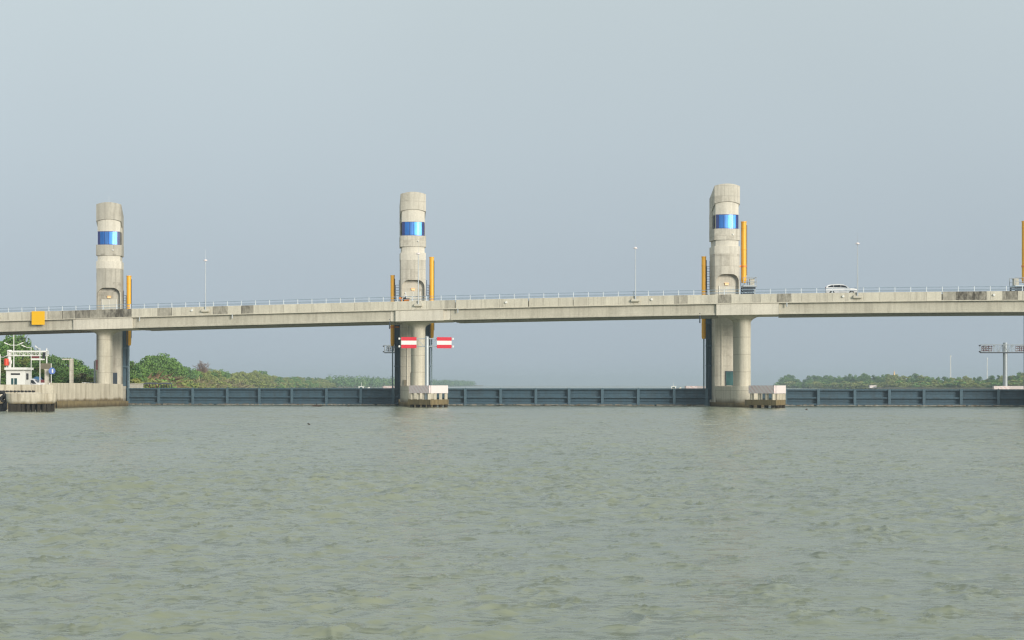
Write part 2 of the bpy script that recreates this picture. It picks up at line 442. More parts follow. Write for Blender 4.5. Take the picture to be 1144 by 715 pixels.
# ================================================================ SETTING
# ---- river: one sheet to the horizon, real waves that fade into the distance
def make_river():
    Y1 = np.geomspace(6.0, 330.0, 1250)
    Y2 = np.geomspace(330.0, 9000.0, 60)[1:]
    Y = np.concatenate([Y1, Y2])
    nc = 860
    s = np.linspace(-1, 1, nc)
    t = 0.60 * s + 0.40 * s ** 5
    half = 0.55 * Y + 9.0
    Xg = half[:, None] * t[None, :]
    Yg = np.repeat(Y[:, None], nc, 1)
    dr = np.gradient(Y)
    r = np.random.RandomState(11)
    Zg = np.zeros_like(Xg); DX = np.zeros_like(Xg); DY = np.zeros_like(Xg)
    # slow patchiness of the wind
    patch = np.zeros_like(Xg)
    for k in range(9):
        lam = r.uniform(14, 60); a = r.uniform(0, 6.28)
        patch += np.sin((Xg * math.cos(a) + Yg * math.sin(a)) * 6.283 / lam + r.uniform(0, 6.28))
    patch = 0.80 + 0.15 * patch
    nw = 84
    lams = np.geomspace(0.30, 7.5, nw)
    for lam in lams:
        ang = rad(-70) + r.normal(0, rad(48))        # mostly rolling towards the camera, a little sideways
        kx, ky = math.cos(ang), math.sin(ang)
        sl = 0.041 if lam < 1.0 else (0.021 if lam < 2.6 else 0.008)
        amp = sl * lam / 6.283
        att = np.clip(lam / (1.9 * dr) - 0.8, 0, 1)[:, None]
        ph = (Xg * kx + Yg * ky) * 6.283 / lam + r.uniform(0, 6.28)
        cs, sn = np.cos(ph), np.sin(ph)
        w = amp * att * patch
        Zg += w * cs
        DX -= 0.75 * w * kx * sn; DY -= 0.75 * w * ky * sn
    # sparse short steep crests riding on the chop
    for q in range(12):
        mask = np.zeros_like(Xg); warp = np.zeros_like(Xg)
        for k in range(7):
            lam = r.uniform(0.9, 4.5); a = r.uniform(0, 6.28)
            mask += np.sin((Xg * math.cos(a) + Yg * math.sin(a)) * 6.283 / lam + r.uniform(0, 6.28))
            lam = r.uniform(0.6, 2.4); a = r.uniform(0, 6.28)
            warp += np.sin((Xg * math.cos(a) + Yg * math.sin(a)) * 6.283 / lam + r.uniform(0, 6.28))
        mask = np.clip((mask - 2.2) / 2.0, 0, 1)
        ang = rad(-82) + r.normal(0, rad(22)); lam = r.uniform(0.45, 1.25)
        ph = (Xg * math.cos(ang) + Yg * math.sin(ang)) * 3.1416 / lam + 0.50 * warp
        ridge = (1 - np.abs(np.sin(ph))) ** 2.2
        Zg += 0.047 * lam * mask * ridge * np.clip(0.9 * lam / (1.6 * dr) - 0.4, 0, 1)[:, None]
    Xg = Xg + DX; Yg = Yg + DY
    nr = len(Y)
    co = np.stack([Xg, Yg, Zg], -1).reshape(-1, 3).astype(np.float32)
    me = bpy.data.meshes.new('river')
    nv = nr * nc
    i = np.arange(nr - 1)[:, None] * nc + np.arange(nc - 1)[None, :]
    quads = np.stack([i, i + 1, i + nc + 1, i + nc], -1).reshape(-1, 4).astype(np.int32)
    nf = len(quads)
    me.vertices.add(nv); me.vertices.foreach_set('co', co.ravel())
    me.loops.add(nf * 4); me.loops.foreach_set('vertex_index', quads.ravel())
    me.polygons.add(nf)
    me.polygons.foreach_set('loop_start', np.arange(0, nf * 4, 4, dtype=np.int32))
    me.polygons.foreach_set('use_smooth', np.ones(nf, dtype=bool))
    me.update(calc_edges=True)
    m, n, l, b = new_mat('river_water')
    t = n.new('ShaderNodeTexCoord'); v = t.outputs['Object']
    f = maprange(n, l, noise(n, l, 0.045, mapping(n, l, v, (1, 0.45, 1)), 4, 0.6), 0.35, 0.65)
    col = mixc(n, l, f, (0.240, 0.262, 0.180), (0.198, 0.226, 0.160))
    l.new(col, b.inputs['Base Color'])
    b.inputs['Roughness'].default_value = 0.20
    b.inputs['IOR'].default_value = 1.333
    # fine ripples as a direct tilt of the normal, so they stay at every distance
    def tilt(scale, vec_scale, k, detail, rough):
        t_ = n.new('ShaderNodeTexNoise'); t_.inputs['Scale'].default_value = scale; t_.inputs['Detail'].default_value = detail; t_.inputs['Roughness'].default_value = rough
        l.new(mapping(n, l, v, vec_scale), t_.inputs['Vector'])
        s_ = n.new('ShaderNodeVectorMath'); s_.operation = 'SUBTRACT'; l.new(t_.outputs['Color'], s_.inputs[0]); s_.inputs[1].default_value = (0.5, 0.5, 0.5)
        m_ = n.new('ShaderNodeVectorMath'); m_.operation = 'MULTIPLY'; l.new(s_.outputs[0], m_.inputs[0]); m_.inputs[1].default_value = (k * 1.25, k, 0.0)
        return m_.outputs[0]
    g = n.new('ShaderNodeNewGeometry')
    a1 = n.new('ShaderNodeVectorMath'); a1.operation = 'ADD'
    l.new(tilt(6.5, (0.55, 1.25, 1), 0.95, 5, 0.68), a1.inputs[0]); l.new(tilt(1.0, (0.55, 1.3, 1), 0.42, 2, 0.5), a1.inputs[1])
    a2 = n.new('ShaderNodeVectorMath'); a2.operation = 'ADD'
    l.new(a1.outputs[0], a2.inputs[0]); l.new(g.outputs['Normal'], a2.inputs[1])
    nm_ = n.new('ShaderNodeVectorMath'); nm_.operation = 'NORMALIZE'; l.new(a2.outputs[0], nm_.inputs[0])
    l.new(nm_.outputs[0], b.inputs['Normal'])
    me.materials.append(m)
    o = bpy.data.objects.new('river', me); COL.objects.link(o)
    tag(o, kind='structure')
make_river()

# ---- land on both banks
BANK_L = [(-67, 285), (-69, 300), (-102, 480), (-120, 620), (-152, 900), (-169, 1150), (-183, 1600), (-169, 2200), (-149, 3000), (-73, 4200)]
BANK_R = [(620, 1900), (300, 1750), (274, 1300), (270, 1100), (300, 900), (430, 700)]
def land(name, edge, outer, z):
    mb = MB()
    poly = edge + outer
    mb.add([Vector((x, y, z)) for x, y in poly], [tuple(range(len(poly)))])
    lo = [Vector((x, y, -0.8)) for x, y in edge]; hi = [Vector((x, y, z)) for x, y in edge]
    n = len(edge)
    cx = np.mean([p[0] for p in outer])
    lo = [p + Vector((-2.0 if cx > p.x else 2.0, 0, 0)) if p.y > 284 else p + Vector((-0.3, 0, 0)) for p in lo]
    mb.add(lo + hi, [(i, i + 1, n + i + 1, n + i) for i in range(n - 1)])
    return tag(mb.build(name, M['soil'], fix=False), kind='structure')
QW = [(-61.6, 262.2), (-63.3, 249), (-65.2, 236), (-68.6, 228), (-80, 214)]      # quay wall line, away from tower to the left
land('left_bank_ground', [(q[0] - 0.2, q[1]) for q in reversed(QW)] + BANK_L, [(-1200, 4200), (-1200, 214)], 2.45)
land('right_bank_ground', BANK_R, [(2200, 700), (2200, 1900)], 1.6)

# ================================================================ BRIDGE
bridge = thing('road_bridge', B0, 'long pale concrete road bridge crossing the whole picture on round columns', 'bridge', -TH)
UA, UB = -108.0, 128.0
STEP = 2.25
us = [UA + i * STEP for i in range(int((UB - UA) / STEP) + 1)]
# deck slab and asphalt
def strip(mb, ulist, n0, n1, d0, d1, mi=0):
    rings = [[B(u, n0, zt(u) - d0), B(u, n1, zt(u) - d0), B(u, n1, zt(u) - d1), B(u, n0, zt(u) - d1)] for u in ulist]
    mb.loft(rings, True, mi)
mb = MB(); strip(mb, us, NF + 0.34, -NF - 0.34, ROAD_D + 0.06, PAR_H - 0.02); mb.build('deck_slab', M['girder'], bridge)
mb = MB(); strip(mb, us, NF + 0.40, -NF - 0.40, ROAD_D, ROAD_D + 0.056); mb.build('road_surface', M['asphalt'], bridge)
# parapets, panel by panel with thin joints
dark_px = [(53, 70, .45), (70, 84, .6), (84, 100, .9), (100, 116, .7), (116, 144, .95), (144, 147, .9), (176, 191, .6), (238, 254, .65), (270, 283, .75), (497, 508, .3),
           (753, 768, .55), (802, 817, .75), (840, 850, .4), (868, 884, .75), (1052, 1068, .55), (1068, 1102, .95), (1120, 1137, .85), (370, 380, .2), (590, 606, .15), (640, 655, .12)]
def parapet(n0, n1, stains):
    mb = MB()
    cuts = sorted(set([round(u, 3) for u in us] + [round(u_of(x), 3) for d in stains for x in d[:2]]))
    for a, b in zip(cuts[:-1], cuts[1:]):
        if b - a < 0.15: continue
        att = rng.uniform(0, 0.12)
        mid = (a + b) / 2
        for (x0, x1, s) in stains:
            if u_of(x0) - 0.02 <= mid <= u_of(x1) + 0.02: att = max(att, s)
        g = 0.012
        a2, b2 = a + g, b - g
        rings = []
        for u in (a2, b2):
            z = zt(u)
            rings.append([B(u, n0, z - PAR_H), B(u, n0, z - 0.03), B(u, n0 + (0.03 if n1 > n0 else -0.03), z), B(u, n1, z), B(u, n1, z - PAR_H)])
        mb.loft(rings, True, 0, att)
    # continuous core behind the joints
    return mb.build('parapet', M['parapet'], bridge, attr='stain')
parapet(NF, NF + 0.32, dark_px)
parapet(-NF, -NF - 0.32, [])
mb = MB(); strip(mb, us, NF - 0.10, NF - 0.004, PAR_H - 0.13, PAR_H - 0.01); mb.build('drip_edge', M['deck'], bridge)
# girders per span
PIER_PX = [117.4, 467.0, 828.8, 1196.0]
PU = [u_of(p, 0.0) for p in PIER_PX]
PU = [PU[0] - 50.5] + PU
HEADS = {0: (PU[0] - 4.6, PU[0] + 4.6), 1: (u_of(81.8), u_of(147.6)), 2: (u_of(435.5), u_of(502.5)), 3: (u_of(800.3), u_of(870)), 4: (u_of(1166), u_of(1238))}
spans = [(UA, HEADS[0][0])] + [(HEADS[i][1], HEADS[i + 1][0]) for i in range(4)] + [(HEADS[4][1], UB)]
def girder_profile(u, n, w=0.62, bw=0.9):
    z = zt(u) - PAR_H; h = GIR_H
    f = [(-w / 2 - 0.02, 0), (-w / 2 - 0.02, -h + 0.32), (-bw / 2, -h + 0.2), (-bw / 2, -h), (bw / 2, -h), (bw / 2, -h + 0.2), (w / 2, -h + 0.32), (w / 2, 0)]
    return [B(u, n + a, z + b) for a, b in f]
for (a, b) in spans:
    for n in (-3.75, -1.25, 1.25, 3.75):
        mb = MB(); dz_ = 0.0 if n == -3.75 else -0.20
        k = max(2, int((b - a) / 4))
        mb.loft([[p + UP * dz_ if j in (2, 3, 4, 5) else p for j, p in enumerate(girder_profile(a + 0.04 + (b - a - 0.08) * i / k, n))] for i in range(k + 1)])
        mb.build('girder', M['girder'], bridge)
# crossheads on the columns
for i in range(5):
    a, b = HEADS[i]
    mb = MB()
    if i == 2:
        ca, cb = u_of(441.8), u_of(495.2)
        lst = [(a, ca - 0.02, NF + 0.45, 0.0, 0.05), (ca, cb, NF + 0.05, 0.0, 0.0), (cb + 0.02, b, NF + 0.45, 0.0, 0.05)]
    else:
        lst = [(a, b, NF + 0.05, 0.0, 0.0)]
    for (c0, c1, n0, d, e_) in lst:
        rings = [[B(u, n0, zt(u) - PAR_H - 0.01), B(u, -NF, zt(u) - PAR_H - 0.01), B(u, -NF, zt(u) - PAR_H - GIR_H - 0.03 + e_), B(u, n0, zt(u) - PAR_H - GIR_H - 0.03 + e_)] for u in (c0, (c0 + c1) / 2, c1)]
        mb.loft(rings)
    mb.build('crosshead', M['pale'], bridge)
# columns with flared heads
def racetrack(c, r, half, z, n=14, ra=None):
    pts = []
    for k in range(n + 1):
        t = math.pi * k / n
        pts.append(c + A * (r * math.cos(t)) + V * (half + r * math.sin(t)) + UP * z)
    for k in range(n + 1):
        t = math.pi + math.pi * k / n
        pts.append(c + A * (r * math.cos(t)) + V * (-half + r * math.sin(t)) + UP * z)
    return pts
PC = [B(u, 0, 0) for u in PU]
for i in range(5):
    c = Vector((PC[i].x, PC[i].y, 0))
    zh = zt(PU[i]) - PAR_H - GIR_H - 0.02
    prof = [(-1.2, 1.03), (zh - 1.05, 1.03), (zh - 0.85, 1.10), (zh - 0.6, 1.30), (zh - 0.38, 1.62), (zh - 0.18, 2.10), (zh - 0.06, 2.55), (zh, 2.65)]
    mb = MB(); mb.loft([racetrack(c, r, 1.15 + (r - 1.03) * 0.25, z) for z, r in prof])
    mb.build('column', M['column'], bridge, smooth=40)
# little fixtures on the parapet: lamp plinths, round lights, drain pipes
MASTS = [230.0, 467.6, 710.0, 958.0]
for px in [-3.0] + MASTS:
    u = u_of(px); z = zt(u)
    mb = MB()
    rings = []
    for (d, w, n0) in ((0.35, 0.55, 0.0), (0.62, 0.62, 0.42), (0.80, 0.62, 0.42), (1.02, 0.35, 0.0)):
        rings.append([B(u - w, NF - n0 - 0.005, z - d), B(u + w, NF - n0 - 0.005, z - d), B(u + w, NF + 0.1, z - d), B(u - w, NF + 0.1, z - d)])
    mb.loft(rings); mb.build('lamp_bracket', M['deck'], bridge)
for px in (214.5, 565.5, 728, 942, 1110.5):
    u = u_of(px); z = zt(u) - 0.55
    mb = MB(); mb.tube(B(u, NF + 0.05, z), B(u, NF - 0.22, z), 0.19, 0.15, 14); mb.build('round_light', M['white'], bridge, smooth=40)
for px in (156.0, 259.5, 511.5, 879.0):
    u = u_of(px); z = zt(u) - PAR_H
    mb = MB(); mb.tube(B(u, NF - 0.02, z + 0.12), B(u, NF - 0.02, z - 0.55), 0.09, 0.09, 10); mb.build('drain_pipe', M['galv'], bridge, smooth=40)
for px in (434.6, 781.8):
    u = u_of(px); z = zt(u) - PAR_H - GIR_H
    mb = MB(); mb.tube(B(u, NF + 0.4, z + 0.3), B(u, NF + 0.4, z - 1.15), 0.10, 0.10, 10); mb.build('drain_pipe', M['steel_dark'], bridge, smooth=40)

# railing
rail = thing('bridge_railing', B(0, NF + 0.16, zt(0)), 'thin pale blue steel railing running along the top of the bridge parapet', 'railing', -TH)
ru = [u for u in us if -88 < u < 112]
mb = MB()
for h, r in ((0.68, 0.045), (0.30, 0.038)):
    mb2 = MB()
    mb2.path([B(u, NF + 0.16, zt(u) + h) for u in ru], r, 6)
    mb2.build('rail', M['rail_bar'], rail)
mb = MB(); z0 = zt(ru[0]); p0 = B(ru[0], NF + 0.16, z0)
mb.box(p0 + UP * 0.36, (0.11, 0.10, 0.74), (U, N, UP)); mb.box(p0 + UP * 0.02, (0.22, 0.2, 0.04), (U, N, UP))
post0 = mb.build('post', M['rail'], rail)
for u in ru[1:]:
    c = post0.copy(); COL.objects.link(c); c.parent = rail
    d = B(u, NF + 0.16, zt(u)) - p0
    c.location = rail.matrix_world.to_3x3().inverted() @ d
far_rail = thing('far_railing', B(0, -NF - 0.16, zt(0)), 'far side railing of the bridge, seen in gaps beyond the road', 'railing', -TH)
mb = MB()
for h in (0.66, 0.30):
    mb.path([B(u, -NF - 0.16, zt(u) + h) for u in ru], 0.03, 6)
mb.build('rail', M['rail_bar'], far_rail)

# lamp masts
def mast(px, label):
    u = u_of(px); z = zt(u)
    base = B(u, NF - 0.18, z - 0.62)
    t = thing('lamp_mast', base, label, 'lamp post', group='tall lamp masts along the bridge')
    H = 7.9
    mb = MB(); mb.tube(base, base + UP * H, 0.10, 0.055, 10); mb.build('pole', M['galv'], t, smooth=40)
    mb = MB(); mb.tube(base + UP * (H - 0.05), base + UP * (H + 1.6), 0.022, 0.012, 6); mb.build('lightning_rod', M['galv'], t)
    mb = MB(); mb.tube(base + UP * (H - 0.22), base + UP * (H - 0.10), 0.28, 0.30, 12); mb.tube(base + UP * (H - 0.10), base + UP * (H + 0.04), 0.30, 0.12, 12)
    mb.build('lamp_head', M['pinkwhite'], t, smooth=40)
    mb = MB(); mb.box(base + UP * 0.02, (0.42, 0.34, 0.05), (U, N, UP)); mb.build('base_plate', M['galv'], t)
mast(MASTS[0], 'tall thin lamp mast on the bridge between the left and the middle tower')
mast(MASTS[1], 'tall thin lamp mast standing in front of the middle tower niche')
mast(MASTS[2], 'tall thin lamp mast on the bridge between the middle tower and the right tower')
mast(MASTS[3], 'tall thin lamp mast on the bridge just right of the white car')

# yellow board on the parapet
u = u_of(43.5); z = zt(u)
t = thing('yellow_board', B(u, NF - 0.25, z - 2.2), 'plain square yellow board hung on the bridge parapet at the far left', 'sign', -TH)
mb = MB(); mb.box(B(u, NF - 0.28, z - 1.02), (2.12, 0.14, 2.1), (U, N, UP)); mb.box(B(u, NF - 0.30, z - 2.0), (2.06, 0.2, 0.22), (U, N, UP)); mb.build('board', M['board_yellow'], t)
mb = MB(); mb.box(B(u, NF - 0.10, z - 0.6), (1.6, 0.2, 0.1), (U, N, UP)); mb.box(B(u, NF - 0.10, z - 1.6), (1.6, 0.2, 0.1), (U, N, UP)); mb.build('bracket', M['galv'], t)

# ================================================================ GATE TOWERS
def tower_ring(c, w, front, back, sag, zf, n=13):
    """a front bowed towards the camera, straight sides, flat back; zf gives the height at (a, v)"""
    pts = []
    for k in range(n):
        a = -w + 2 * w * k / (n - 1)
        x = a / w
        v = -front - sag * (1 - x * x)
        pts.append((a, v))
    pts += [(w, -front * 0.4), (w, back * 0.3), (w, back - 0.25), (w - 0.25, back), (0, back), (-w + 0.25, back), (-w, back - 0.25), (-w, back * 0.3), (-w, -front * 0.4)]
    return [c + A * a + V * v + UP * (zf(a, v) if callable(zf) else zf) for a, v in pts]

TW = 1.99; TF = 1.45; TBK = 2.1; TS = 0.62
def bool_cut(o, cutter):
    md = o.modifiers.new('cut', 'BOOLEAN'); md.operation = 'DIFFERENCE'; md.object = cutter; md.solver = 'EXACT'
    dg = bpy.context.evaluated_depsgraph_get()
    me = bpy.data.meshes.new_from_object(o.evaluated_get(dg))
    o.modifiers.clear(); o.data = me
    bpy.data.objects.remove(cutter, do_unlink=True)

def make_tower(pc, px_face, dz, label, antenna=False, dirty=False, panel_doors=True, low_door=None):
    col = Vector((pc.x, pc.y, 0))
    Zf = pc.y + 7.0
    c = Vector((PX(px_face, Zf), Zf, 0)) + V * (TF + TS * 0.5)
    t = thing('gate_tower', col, label, 'tower', PHI, group='lift gate towers')
    zr, zs, zn = 24.4 + dz, 23.2 + dz, 20.05 + dz
    mt = M['tower_dirty'] if dirty else M['tower']
    # shaft with the niche cut out of it
    mb = MB()
    mb.loft([tower_ring(c, TW, TF, TBK, TS, z) for z in (-1.2, 6.0, 13.0, zn - 1.6, zn + 0.5, zs)])
    shaft = mb.build('shaft', mt, t)
    road = zn - 4.55
    arch = []
    r = 1.15; hw = 1.80
    for k in range(9):
        th = math.pi * k / 16
        arch.append((hw - r + r * math.cos(th), zn - r + r * math.sin(th)))
    for k in range(9):
        th = math.pi / 2 + math.pi * k / 16
        arch.append((-hw + r + r * math.cos(th), zn - r + r * math.sin(th)))
    arch = [(hw, road)] + arch + [(-hw, road)]
    mb = MB()
    mb.loft([[c + A * a + V * (-TF - TS - 1.0) + UP * z for a, z in arch], [c + A * a + V * (-0.95) + UP * z for a, z in arch]])
    cut = mb.build('niche_cutter', mt, t)
    bpy.context.view_layer.update()
    bool_cut(shaft, cut)
    shaft.data.polygons.foreach_set('use_smooth', [True] * len(shaft.data.polygons)); shaft.data.set_sharp_from_angle(angle=rad(32))
    mb = MB(); mb.loft([tower_ring(c, TW + 0.03, TF + 0.02, TBK + 0.02, TS, z) for z in (zs + 0.003, zs + 0.75, zr)]); mb.build('shaft_collar', M['pale'], t, smooth=32)
    # recess below the cabin
    mb = MB(); mb.loft([tower_ring(c, TW - 0.17, TF - 0.10, TBK - 0.1, TS, z) for z in (zr + 0.003, zr + 0.93)]); mb.build('recess_band', M['pale'], t, smooth=32)
    # lower ring of the cabin
    z0, z1 = zr + 0.94, 27.10 + dz
    mb = MB(); mb.loft([tower_ring(c, TW + 0.05, TF + 0.04, TBK + 0.04, TS, z) for z in (z0, z1)]); mb.build('cabin_sill_band', mt, t, smooth=32)
    # cabin core behind the glass, and neck above it
    zw = 29.30 + dz
    sl = 0.50
    vf = -TF - TS
    hoodb = lambda a, v: 31.30 + dz - sl * (v - vf)
    top = lambda a, v: 34.05 + dz - sl * (v - vf)
    mb = MB(); mb.loft([tower_ring(c, TW - 0.24, TF - 0.22, TBK - 0.1, TS, z1 + 0.003), tower_ring(c, TW - 0.24, TF - 0.22, TBK - 0.1, TS, zw)]); mb.build('cabin_wall', M['pale'], t, smooth=32)
    mb = MB(); mb.loft([tower_ring(c, TW - 0.16, TF - 0.12, TBK - 0.08, TS, zw + 0.003), tower_ring(c, TW - 0.16, TF - 0.12, TBK - 0.08, TS, lambda a, v: hoodb(a, v) + 0.4)]); mb.build('cabin_neck', M['pale'], t, smooth=32)
    # back wall block, flush with the hood
    mb = MB()
    poly = [(-TW, 0.35), (TW, 0.35), (TW, TBK), (-TW, TBK)]
    mb.loft([[c + A * a + V * v + UP * (z1 + 0.004) for a, v in poly], [c + A * a + V * v + UP * (hoodb(a, v) + 0.3) for a, v in poly]])
    mb.build('back_wall', mt, t)
    # hood with the slanted cut
    mb = MB(); mb.loft([tower_ring(c, TW + 0.03, TF + 0.02, TBK + 0.02, TS, hoodb), tower_ring(c, TW + 0.03, TF + 0.02, TBK + 0.02, TS, top)])
    mb.build('hood', M['tower_dirty'] if dirty else M['tower'], t, smooth=32)
    # bowed window
    def arc(a0, a1, off, z, n=9):
        out = []
        for k in range(n):
            a = a0 + (a1 - a0) * k / (n - 1)
            v = -(TF - 0.16) - TS * (1 - (a / TW) ** 2) - off
            out.append(c + A * a + V * v + UP * z)
        return out
    zg0, zg1 = z1 + 0.02, zw - 0.02
    xs = [-1.74, -1.40, -0.62, 0.0, 0.58, 0.92, 1.38, 1.74]
    mb = MB()
    mats = [M['glass_blue'], M['glass_edge'], M['glass_light']]
    for q, (a0, a1) in enumerate(zip(xs[:-1], xs[1:])):
        f0, f1 = arc(a0 + 0.02, a1 - 0.02, 0.03, zg0, 5), arc(a0 + 0.02, a1 - 0.02, 0.03, zg1, 5)
        g0, g1 = arc(a0 + 0.02, a1 - 0.02, -0.03, zg0, 5), arc(a0 + 0.02, a1 - 0.02, -0.03, zg1, 5)
        mb.loft([f0 + g0[::-1], f1 + g1[::-1]], True, 1 if q in (0, len(xs) - 2) else (2 if q in (2, 4) else 0))
    win = mb.build('window', mats, t, smooth=32)
    mb = MB()
    for a in xs[:1] + xs[1:-1] + xs[-1:]:
        p = arc(a - 0.03, a + 0.03, 0.05, zg0, 2); q = arc(a - 0.03, a + 0.03, -0.02, zg0, 2)
        ring = p + q[::-1]
        mb.loft([ring, [x + UP * (zg1 - zg0) for x in ring]])
    for zz in (zg0 + 0.03, zg1 - 0.05):
        f, g = arc(xs[0], xs[-1], 0.045, zz, 15), arc(xs[0], xs[-1], -0.02, zz, 15)
        mb.loft([f + g[::-1], [x + UP * 0.07 for x in f] + [x + UP * 0.07 for x in g[::-1]]])
    mb.build('frame', M['glass_edge'], win)
    for sgn in (-1, 1):
        mb = MB(); mb.box(c + A * (sgn * (TW - 0.20)) + V * -0.25 + UP * ((zg0 + zg1) / 2), (0.16, 0.9, zg1 - zg0 - 0.15), (A, V, UP))
        mb.build('side_window', M['dark'], t)
    # niche: double door, lamp
    mb = MB(); mb.box(c + V * -0.99 + UP * (road + 1.35), (2.3, 0.06, 2.7), (A, V, UP)); door = mb.build('door', M['grey_door'], t)
    mb = MB()
    mb.box(c + A * 0.0 + V * -1.04 + UP * (road + 1.35), (0.06, 0.05, 2.6), (A, V, UP))
    mb.box(c + A * -1.17 + V * -1.03 + UP * (road + 1.38), (0.07, 0.06, 2.76), (A, V, UP)); mb.box(c + A * 1.17 + V * -1.03 + UP * (road + 1.38), (0.07, 0.06, 2.76), (A, V, UP))
    mb.build('door_frame', M['white'], door)
    mb = MB(); mb.box(c + V * -1.06 + UP * (road + 3.02), (0.52, 0.2, 0.26), (A, V, UP)); mb.box(c + V * -1.10 + UP * (road + 3.22), (0.72, 0.28, 0.05), (A, V, UP))
    mb.build('niche_lamp', M['lamp'], t)
    # pier base in the water and the tidal ledge
    mb = MB(); mb.loft([racetrack(col, 2.25, 6.4, z) for z in (0.62, 3.02, 3.1)]) ; off = V * 3.4
    mb.v = [tuple(Vector(p) + off) for p in mb.v]
    mb.build('pier_base', M['pier'], t, smooth=40)
    mb = MB(); mb.loft([racetrack(col, 2.55, 6.6, z) for z in (-1.4, 0.45, 0.615)])
    mb.v = [tuple(Vector(p) + off) for p in mb.v]
    mb.build('tidal_ledge', M['ledge'], t, smooth=40)
    # doors and pipes at the foot of the shaft
    if low_door == 'glass':
        mb = MB(); p = c + A * 0.22 + V * (-TF - TS * 0.97) + UP * 4.3
        mb.box(p, (1.15, 0.25, 2.15), (A, V, UP)); d = mb.build('foot_door', M['glass_green'], t)
        mb = MB(); mb.box(p + UP * 1.1 + V * -0.03, (1.32, 0.25, 0.12), (A, V, UP))
        for s_ in (-0.62, 0.62): mb.box(p + A * s_ + V * -0.03, (0.1, 0.25, 2.2), (A, V, UP))
        mb.build('door_frame', M['steel_dark'], d)
    elif low_door == 'grille':
        mb = MB(); p = c + A * -1.3 + V * (-TF - TS * 0.62) + UP * 3.65
        mb.box(p, (0.5, 0.2, 0.9), (A, V, UP)); mb.build('vent_grille', M['board_back'], t)
        mb = MB(); mb.tube(c + A * -0.35 + V * (-TF - TS - 0.1) + UP * 3.1, c + A * -0.35 + V * (-TF - TS - 0.1) + UP * 5.3, 0.07, 0.07, 8); mb.build('wall_pipe', M['dark'], t)
    else:
        mb = MB(); p = c + A * 1.05 + V * (-TF - TS * 0.7) + UP * 4.3
        mb.box(p, (0.7, 0.2, 2.0), (A, V, UP)); mb.build('foot_door', M['steel_dark'], t)
    # vertical rib and stain strip on the shaft
    mb = MB(); mb.box(c + A * -0.98 + V * (-TF - TS * 0.76 - 0.03) + UP * 8.0, (0.16, 0.14, 9.6), (A, V, UP)); mb.build('shaft_rib', M['pale'], t)
    if antenna:
        mb = MB(); p = c + V * -1.2 + UP * (33.4 + dz); mb.tube(p, p + UP * 1.75, 0.03, 0.015, 6); mb.build('antenna', M['galv'], t)
    mb = MB(); mb.tube(c + A * 0.75 + V * (-TF - TS * 0.86 - 0.02) + UP * (26.2 + dz), c + A * 0.75 + V * (-TF - TS * 0.86 - 0.25) + UP * (26.2 + dz), 0.13, 0.10, 10)
    mb.build('wall_light', M['white'], t, smooth=40)
    return t, c

TOWERS = []
TOWERS.append(make_tower(PC[1], 121.3, -0.82, 'leftmost concrete gate tower, with a thin antenna and grimy panels, blue window', antenna=True, dirty=True))
TOWERS.append(make_tower(PC[2], 461.8, 0.0, 'middle concrete gate tower behind the red and white striped boards, blue window', low_door='grille'))
TOWERS.append(make_tower(PC[3], 813.0, 0.42, 'tallest looking concrete gate tower, right of centre, with its side face showing, blue window', low_door='glass'))
TOWERS.append(make_tower(PC[4], 1175.0, 0.42, 'concrete gate tower standing just past the right edge of the picture', low_door='glass'))

# ---- guide frames, cylinders, ladders, gates (all in the gate plane behind the tower faces)
GV = 0.9
def gp(ti, side, a):           # point in the gate plane, a metres from the tower's centre towards `side`
    c = TOWERS[ti][1]
    return c + A * (side * a) + V * GV
names_t = ['left tower', 'middle tower', 'right tower', 'offstage tower']
def guide(ti, side, top):
    c = gp(ti, side, TW + 0.46)
    sd_ = 'left' if side < 0 else 'right'
    t = thing('gate_guide', c, 'tall dark blue steel gate guide against the %s flank of the %s' % (sd_, names_t[ti]), 'gate guide', PHI, group='steel gate guides')
    mb = MB()
    mb.box(c + UP * (top / 2 + 0.5), (0.80, 0.14, top - 1.0), (A, V, UP))
    mb.box(c + A * (-side * 0.37) + V * -0.25 + UP * (top / 2 + 0.5), (0.10, 0.45, top - 1.0), (A, V, UP))
    mb.box(c + A * (side * 0.37) + V * -0.25 + UP * (top / 2 + 0.5), (0.10, 0.45, top - 1.0), (A, V, UP))
    mb.build('channel', M['steel_blue'], t)
    for k, z in enumerate((6.3, 9.4, top - 1.2)):
        mb = MB(); mb.box(c + V * -0.35 + UP * z, (0.98, 0.32, 0.22), (A, V, UP)); mb.build('bracket', M['steel_rib'], t)
for ti, side in ((0, 1), (1, -1), (1, 1), (2, -1), (2, 1), (3, -1)):
    guide(ti, side, 14.2)

